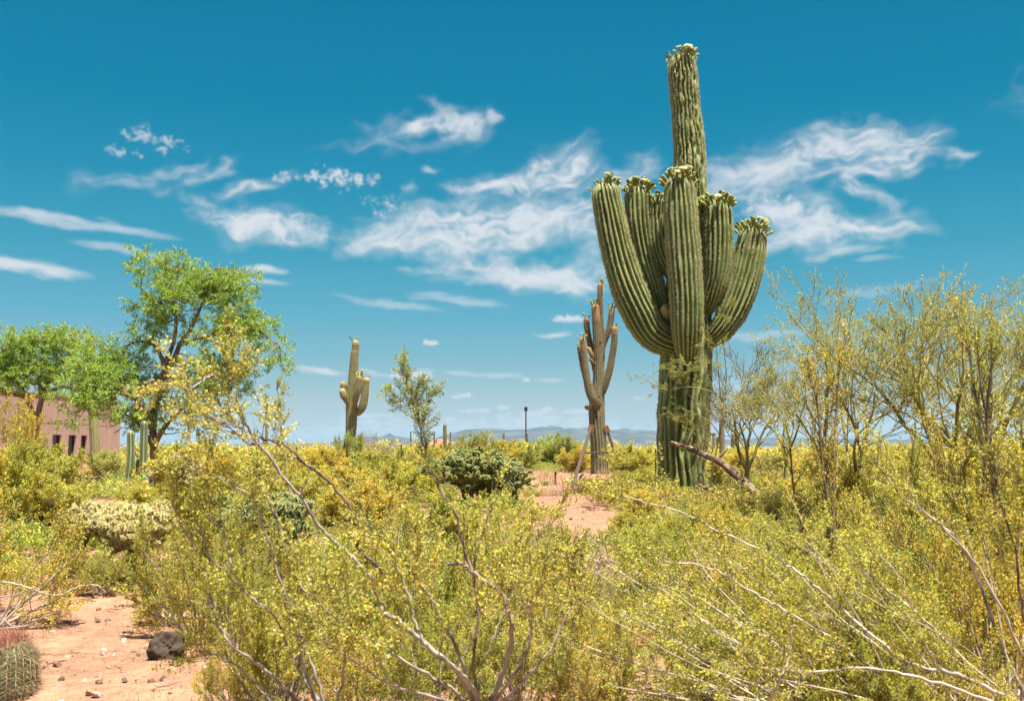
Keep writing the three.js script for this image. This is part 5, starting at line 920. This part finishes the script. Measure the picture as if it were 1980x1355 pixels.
// the branch that hangs across the giant saguaro: traced
{
  const d = 16.2, base = standing(1372, d), root = thing('palo_verde', 'slim palo verde with yellow flowers spreading across the giant saguaro trunk', 'tree', base), g = new Growth(411), rng = g.rng;
  const limb = (list, r0, r1, dress) => { const pts = spline(list.map(([x, y, o = 0]) => at(x, y, d - o).sub(base)), 16), mb = new MB(); mb.tube(pts, pts.map((_, i) => 0.6 * lerp(metres(r0, d), metres(r1, d), i / 16)), 6, bandBark(rng, [0.22, 0.2, 0.07])); part('limb', mb.geo(), M.bark, root); g.dress(pts, { from: 0.3, count: 10, len: 0.3, leaf: 0.085, density: 10, r: 0.0025, sub: 2, up: 0.02, color: [0.2, 0.18, 0.05], ...dress }); };
  limb([[1372, 955], [1380, 900, .05], [1392, 840, .1], [1398, 800, .15], [1385, 762, .2], [1362, 735, .25], [1330, 708, .3], [1305, 700, .3], [1282, 706, .3]], 3, 1, { from: 0.45 });
  limb([[1385, 762, .2], [1360, 752, .3], [1325, 748, .3], [1290, 755, .3], [1262, 742, .2], [1232, 728, .1]], 1.8, 0.8, { from: 0.25 });
  limb([[1398, 800, .15], [1392, 745, .2], [1388, 700, .25], [1384, 668, .3], [1372, 660, .3]], 2, 0.8, { from: 0.3 });
  limb([[1388, 700, .25], [1360, 705, .3], [1335, 718, .3], [1312, 720, .3]], 1.5, 0.6, {});
  limb([[1392, 840, .1], [1372, 815, .25], [1345, 800, .3], [1310, 790, .3], [1285, 800, .3]], 1.7, 0.7, { from: 0.2 });
  limb([[1380, 900, .05], [1360, 850, .3], [1335, 822, .35], [1310, 812, .35]], 1.5, 0.7, { from: 0.3 });
  limb([[1398, 800, .15], [1405, 730, .2], [1400, 665, .3], [1406, 620, .3], [1418, 585, .3]], 1.7, 0.6, { from: 0.6, count: 7, len: 0.2 });
  part('twigs', g.mb.geo(), M.bark, root, { kind: 'stuff' }); copies('flowering_twigs', SPRIG.gold, M.leaf, g.mats, g.cols, root);
}

// the two green trees at the left
function greenTree(label, px, d, seed, limbs, blobs, dens) {
  const base = standing(px, d, 0.05), root = thing('mesquite_tree', label, 'tree', base), g = new Growth(seed), rng = g.rng, all = [], bark = [0.19, 0.115, 0.08];
  limbs.forEach(([list, r0, r1], k) => {
    const pts = spline(list.map(([x, y, o = 0]) => at(x, y, d - o).sub(base)), 14), mb = new MB(); mb.tube(pts, pts.map((_, i) => lerp(metres(r0, d), metres(r1, d), Math.pow(i / 14, 0.8)) * (1 + 0.1 * n2(i * 0.8, k))), 9, bandBark(rng, bark)); part(k ? 'limb' : 'trunk', mb.geo(), M.bark, root); all.push(...pts.slice(5));
  });
  for (const [x, y, rx, ry, rz = 0.8, oz = 0, f = 1] of blobs) {
    const c = at(x, y, d - oz).sub(base), RX = metres(rx, d), RY = metres(ry, d), n = Math.round(dens * f * RX * RY * (0.8 + rz) * 380);
    const clumps = Math.max(7, Math.round(RX * RY * 30));
    for (let q = 0; q < clumps; q++) {
      const u = V(rng() - 0.5, rng() - 0.5, rng() - 0.5).multiplyScalar(2); if (u.length() > 1) u.normalize(); const k = range(rng, 0.45, 1.08), e = c.clone().add(V(u.x * RX * k, u.y * RY * k, u.z * rz * k)), near = all.reduce((b, p) => (p.distanceTo(e) < b.distanceTo(e) ? p : b));
      const mid = near.clone().lerp(e, 0.55).add(g.dirNoise(0.3)), L = near.distanceTo(e); if (L < 2.4) { const pts = spline([near, mid, e], 6); g.mb.tube(pts, pts.map((_, i) => lerp(0.017, 0.005, i / 6)), 4, bark, false); }
      const cr = range(rng, 0.12, 0.26), m = Math.round(n / clumps);
      for (let j = 0; j < m; j++) { const w = V(rng() - 0.5, rng() - 0.5, rng() - 0.5).multiplyScalar(2.2); const p = e.clone().add(V(w.x * cr * 1.25, w.y * cr * 0.8 - 0.05, w.z * cr)); g.leafy(p, V(w.x, 0.15 + 0.4 * w.y - (rng() < 0.35 ? 0.7 : 0), w.z), 0.25, 0.5); }
    }
  }
  part('branches', g.mb.geo(), M.bark, root, { kind: 'stuff' }); copies('crown', SPRIG.mesquite, M.leaf, g.mats, g.cols, root);
}
greenTree('tall green feathery tree with a dark forked trunk, left of centre', 300, 23.5, 501, [
  [[[301, 925], [298, 885], [295, 845], [299, 789], [312, 751], [318, 706], [327, 683], [337, 655], [340, 610], [338, 560], [342, 525]], 9.5, 1.8],
  [[[312, 751], [322, 725, .1], [335, 698, .2], [346, 668, .2], [365, 642, .3], [385, 600, .3], [402, 560, .2], [415, 520, .2]], 7, 1.8],
  [[[346, 668, .2], [380, 655, .4], [420, 645, .6], [460, 635, .6], [500, 640, .6], [525, 660, .6]], 4, 1.5],
  [[[318, 706], [306, 680, -.1], [296, 666, -.2], [265, 660, -.3], [225, 680, -.4]], 5, 1.6],
  [[[296, 835], [280, 798, .2], [256, 766, .4], [226, 759, .5], [190, 750, .6], [160, 745, .6]], 7, 1.8],
  [[[300, 875], [279, 836, -.2], [262, 815, -.4], [240, 800, -.5]], 5, 2],
  [[[297, 862], [315, 830, .3], [340, 800, .4], [380, 770, .5], [430, 735, .5]], 6, 1.8],
  [[[340, 610], [315, 590, -.3], [290, 575, -.4], [272, 560, -.4]], 3, 1.2],
], [[325, 545, 58, 52], [296, 600, 44, 46], [345, 518, 40, 24, 0.6], [370, 560, 40, 45, 0.7, 0.2], [425, 560, 66, 58, 0.8, 0.2], [414, 528, 40, 22, 0.6, 0.2], [465, 612, 58, 46, 0.8, 0.4], [520, 672, 30, 34, 0.5, 0.6], [425, 640, 46, 30, 0.7, 0.5], [330, 625, 34, 30, 0.6, 0, 0.6], [225, 672, 56, 34, 0.7, -0.3], [272, 668, 34, 24, 0.6, -0.2, 0.7], [235, 728, 66, 42, 0.8, 0.2], [180, 742, 62, 40, 0.8, 0.6], [190, 700, 50, 30, 0.7, 0.2], [205, 775, 44, 24, 0.6, 0.5, 0.8], [268, 790, 40, 30, 0.6, 0.1, 0.8], [435, 715, 50, 44, 0.7, 0.5], [385, 745, 40, 30, 0.6, 0.4], [245, 810, 30, 26, 0.5, -0.3], [350, 800, 40, 30, 0.6, -0.4, 0.8], [282, 735, 40, 26, 0.5, -0.4, 0.7], [345, 722, 34, 26, 0.5, -0.5, 0.7], [395, 700, 36, 26, 0.5, 0.3, 0.8]], 1.0);
greenTree('low spreading green tree at the far left, its crown over the pink building', 60, 27, 502, [
  [[[60, 925], [62, 870], [70, 820], [80, 770], [95, 735], [120, 705], [145, 680]], 9, 2],
  [[[70, 820], [50, 770], [30, 730], [15, 700], [0, 670]], 6, 1.8],
  [[[80, 770], [75, 720], [80, 690], [85, 660]], 5, 1.6],
  [[[80, 770], [110, 750], [150, 755], [175, 770]], 5, 1.6],
  [[[50, 770], [20, 760], [-20, 740], [-40, 720]], 4, 1.6],
], [[60, 672, 66, 36], [125, 655, 48, 32, 0.8, 0.2], [10, 700, 50, 46], [95, 705, 60, 36], [150, 762, 34, 26, 0.6, 0.3], [140, 800, 20, 20, 0.5, 0.3], [40, 730, 50, 26], [-40, 730, 60, 50], [90, 640, 24, 14, 0.5], [20, 655, 30, 16, 0.5]], 1.0);

// low scrub that covers the ground between the bushes
{
  const g = new Growth(651), parts = [], rng = mulberry(652);
  for (let k = 0; k < 95; k++) { const a = rng() * 6.283, r = 0.42 * Math.sqrt(rng()), p = V(Math.cos(a) * r, 0.02 + 0.14 * rng(), Math.sin(a) * r), q = new THREE.Quaternion().setFromUnitVectors(UPV, V(Math.cos(a) * r * 2, 0.6, Math.sin(a) * r * 2).add(g.dirNoise(0.8)).normalize()), s = range(rng, 0.09, 0.17); parts.push((rng() < 0.5 ? SPRIG.mid : SPRIG.gold).clone().applyMatrix4(new THREE.Matrix4().compose(p, q, V(s, s, s)))); }
  const mats = [], cols = [], q = new THREE.Quaternion();
  for (let k = 0; k < 1750; k++) {
    const d = 7.5 + 36 * rng() ** 1.35, px = range(rng, -150, 2130), n = n2(px / 120, d * 0.5);
    if (px < 470 && d < 9.6) continue; if (d < 9 && px < 1150 && rng() < 0.5) continue;
    if (px > 1020 && px < 1205 && d > 10 && d < 34 && rng() < 0.95) continue;
    if (px > 480 && px < 580 && d > 15 && d < 28 && rng() < 0.6) continue;
    if (n < -0.25 && rng() < 0.7) continue; if (px < 235 && d > 20 && rng() < 0.6) continue;
    if (px > 830 && px < 1060 && d > 11.5 && d < 15.6 && rng() < 0.6) continue; if (px > 90 && px < 650 && d < 10.8 && rng() < 0.6) continue;
    const p = standing(px, d), s = range(rng, 0.35, 1.0) * (rng() < 0.12 ? 1.6 : 1), t = rng();
    mats.push(new THREE.Matrix4().compose(p, q.setFromAxisAngle(UPV, rng() * 6), V(s * 1.15, s * range(rng, 0.7, 1.2), s))); cols.push(new THREE.Color().setRGB(...vary(rng, t < 0.55 ? [1, 1, 1] : t < 0.8 ? [1.1, 0.95, 1.1] : [0.8, 1, 0.9], 0.2)));
  }
  const s = copies('low_scrub', mergeGeometries(parts), M.leaf, mats, cols, scene); s.userData.label = 'low olive and straw ground scrub between the bushes'; s.userData.category = 'scrub';
}

// far scrub that reads as one mass, dry grass
{
  const rng = mulberry(601), mb = new MB();
  for (let k = 0; k < 230; k++) { const a = rng() * 6.283, b = Math.acos(rng()), r = range(rng, 0.55, 1.05), p = V(Math.cos(a) * Math.sin(b) * r * 0.75, Math.cos(b) * r, Math.sin(a) * Math.sin(b) * r * 0.75), s = 0.07, d = V(rng() - 0.5, rng(), rng() - 0.5).normalize(), e = V(rng() - 0.5, rng() - 0.5, rng() - 0.5).normalize().multiplyScalar(s * 0.5), c = vary(rng, olive[Math.floor(rng() * olive.length)], 0.25); const i = mb.v(p.clone().sub(e), c), j = mb.v(p.clone().add(e), c), l = mb.v(p.clone().addScaledVector(d, s * 2.2), c); mb.tri(i, j, l); }
  for (let k = 0; k < 12; k++) { const a = rng() * 6.283, p = V(Math.cos(a) * 0.45, range(rng, 0.5, 0.9), Math.sin(a) * 0.45); mb.tube([V(0, 0, 0), p.clone().multiplyScalar(0.55).add(V(0, 0.05, 0)), p], [0.02, 0.014, 0.006], 3, brownBark, false); }
  const mats = [], cols = [], q = new THREE.Quaternion();
  for (let k = 0; k < 5200; k++) {
    const d = 40 + 420 * rng() ** 1.7, x = (rng() - 0.5) * 1.5 * d, h = range(rng, 0.5, 1.25) * (d < 60 ? 0.75 : 1) * (rng() < 0.1 ? 1.35 : 1);
    if (x < -0.385 * d && d < 96) continue;
    mats.push(new THREE.Matrix4().compose(V(x, land(x, -d) - 0.05, -d), q.setFromAxisAngle(UPV, rng() * 6), V(h * range(rng, 0.9, 1.5), h, h * 1.2))); const t = rng(); cols.push(new THREE.Color().setRGB(...vary(rng, t < 0.6 ? [1, 1, 1] : t < 0.85 ? [0.75, 1, 0.9] : [1.3, 1.1, 1.2], 0.15)));
  }
  const s = copies('distant_scrub', mb.geo(), M.leaf, mats, cols, scene); s.userData.label = 'low yellow-green desert scrub receding to the horizon'; s.userData.category = 'scrub';
  // straw-coloured dry grass, low at the left of the bottom edge and about the bare patch
  const gr = new MB(), r2 = mulberry(611);
  const tuft = (x, z, n, h, spread) => { for (let k = 0; k < n; k++) { const X = x + (r2() - 0.5) * spread, Z = z + (r2() - 0.5) * spread, L = h * range(r2, 0.5, 1.1), a = r2() * 6.283, ln = range(r2, 0.1, 0.7) * L, y0 = land(X, Z) - 0.01, s = V(-Math.sin(a), 0, Math.cos(a)).multiplyScalar(0.0022), p = [0, 0.5, 1].map((t) => V(X + Math.cos(a) * ln * t * t, y0 + L * (t - 0.18 * t * t), Z + Math.sin(a) * ln * t * t)), c = vary(r2, r2() < 0.7 ? [0.46, 0.33, 0.15] : [0.34, 0.22, 0.1], 0.2); gr.quad(p[0].clone().sub(s), p[0].clone().add(s), p[1].clone().add(s), p[1].clone().sub(s), c); gr.tri(gr.v(p[1].clone().sub(s), c), gr.v(p[1].clone().add(s), c), gr.v(p[2], c)); } };
  for (let k = 0; k < 90; k++) { const d = range(r2, 5.1, 6.4), p = standing(range(r2, 240, 620), d); tuft(p.x, p.z, 26, 0.16, 0.22); }
  for (let k = 0; k < 60; k++) { const d = range(r2, 5.0, 7), p = standing(range(r2, 620, 1900), d); tuft(p.x, p.z, 22, 0.14, 0.25); }
  for (let k = 0; k < 70; k++) { const d = range(r2, 16, 36), p = standing(range(r2, 1000, 1190), d); tuft(p.x, p.z, 26, 0.32, 0.3); }
  for (let k = 0; k < 120; k++) { const d = range(r2, 8, 20), p = standing(range(r2, 0, 1980), d); tuft(p.x, p.z, 20, 0.2, 0.35); }
  const grass = new THREE.Mesh(gr.geo(), M.leaf); grass.name = 'dry_grass'; grass.userData = { kind: 'stuff', label: 'thin straw-coloured dry grass in tufts on the sand', category: 'grass' }; scene.add(grass);
}

scene.traverse((o) => { if (o.isMesh) { o.castShadow = true; o.receiveShadow = true; } });
renderer.render(scene, camera);
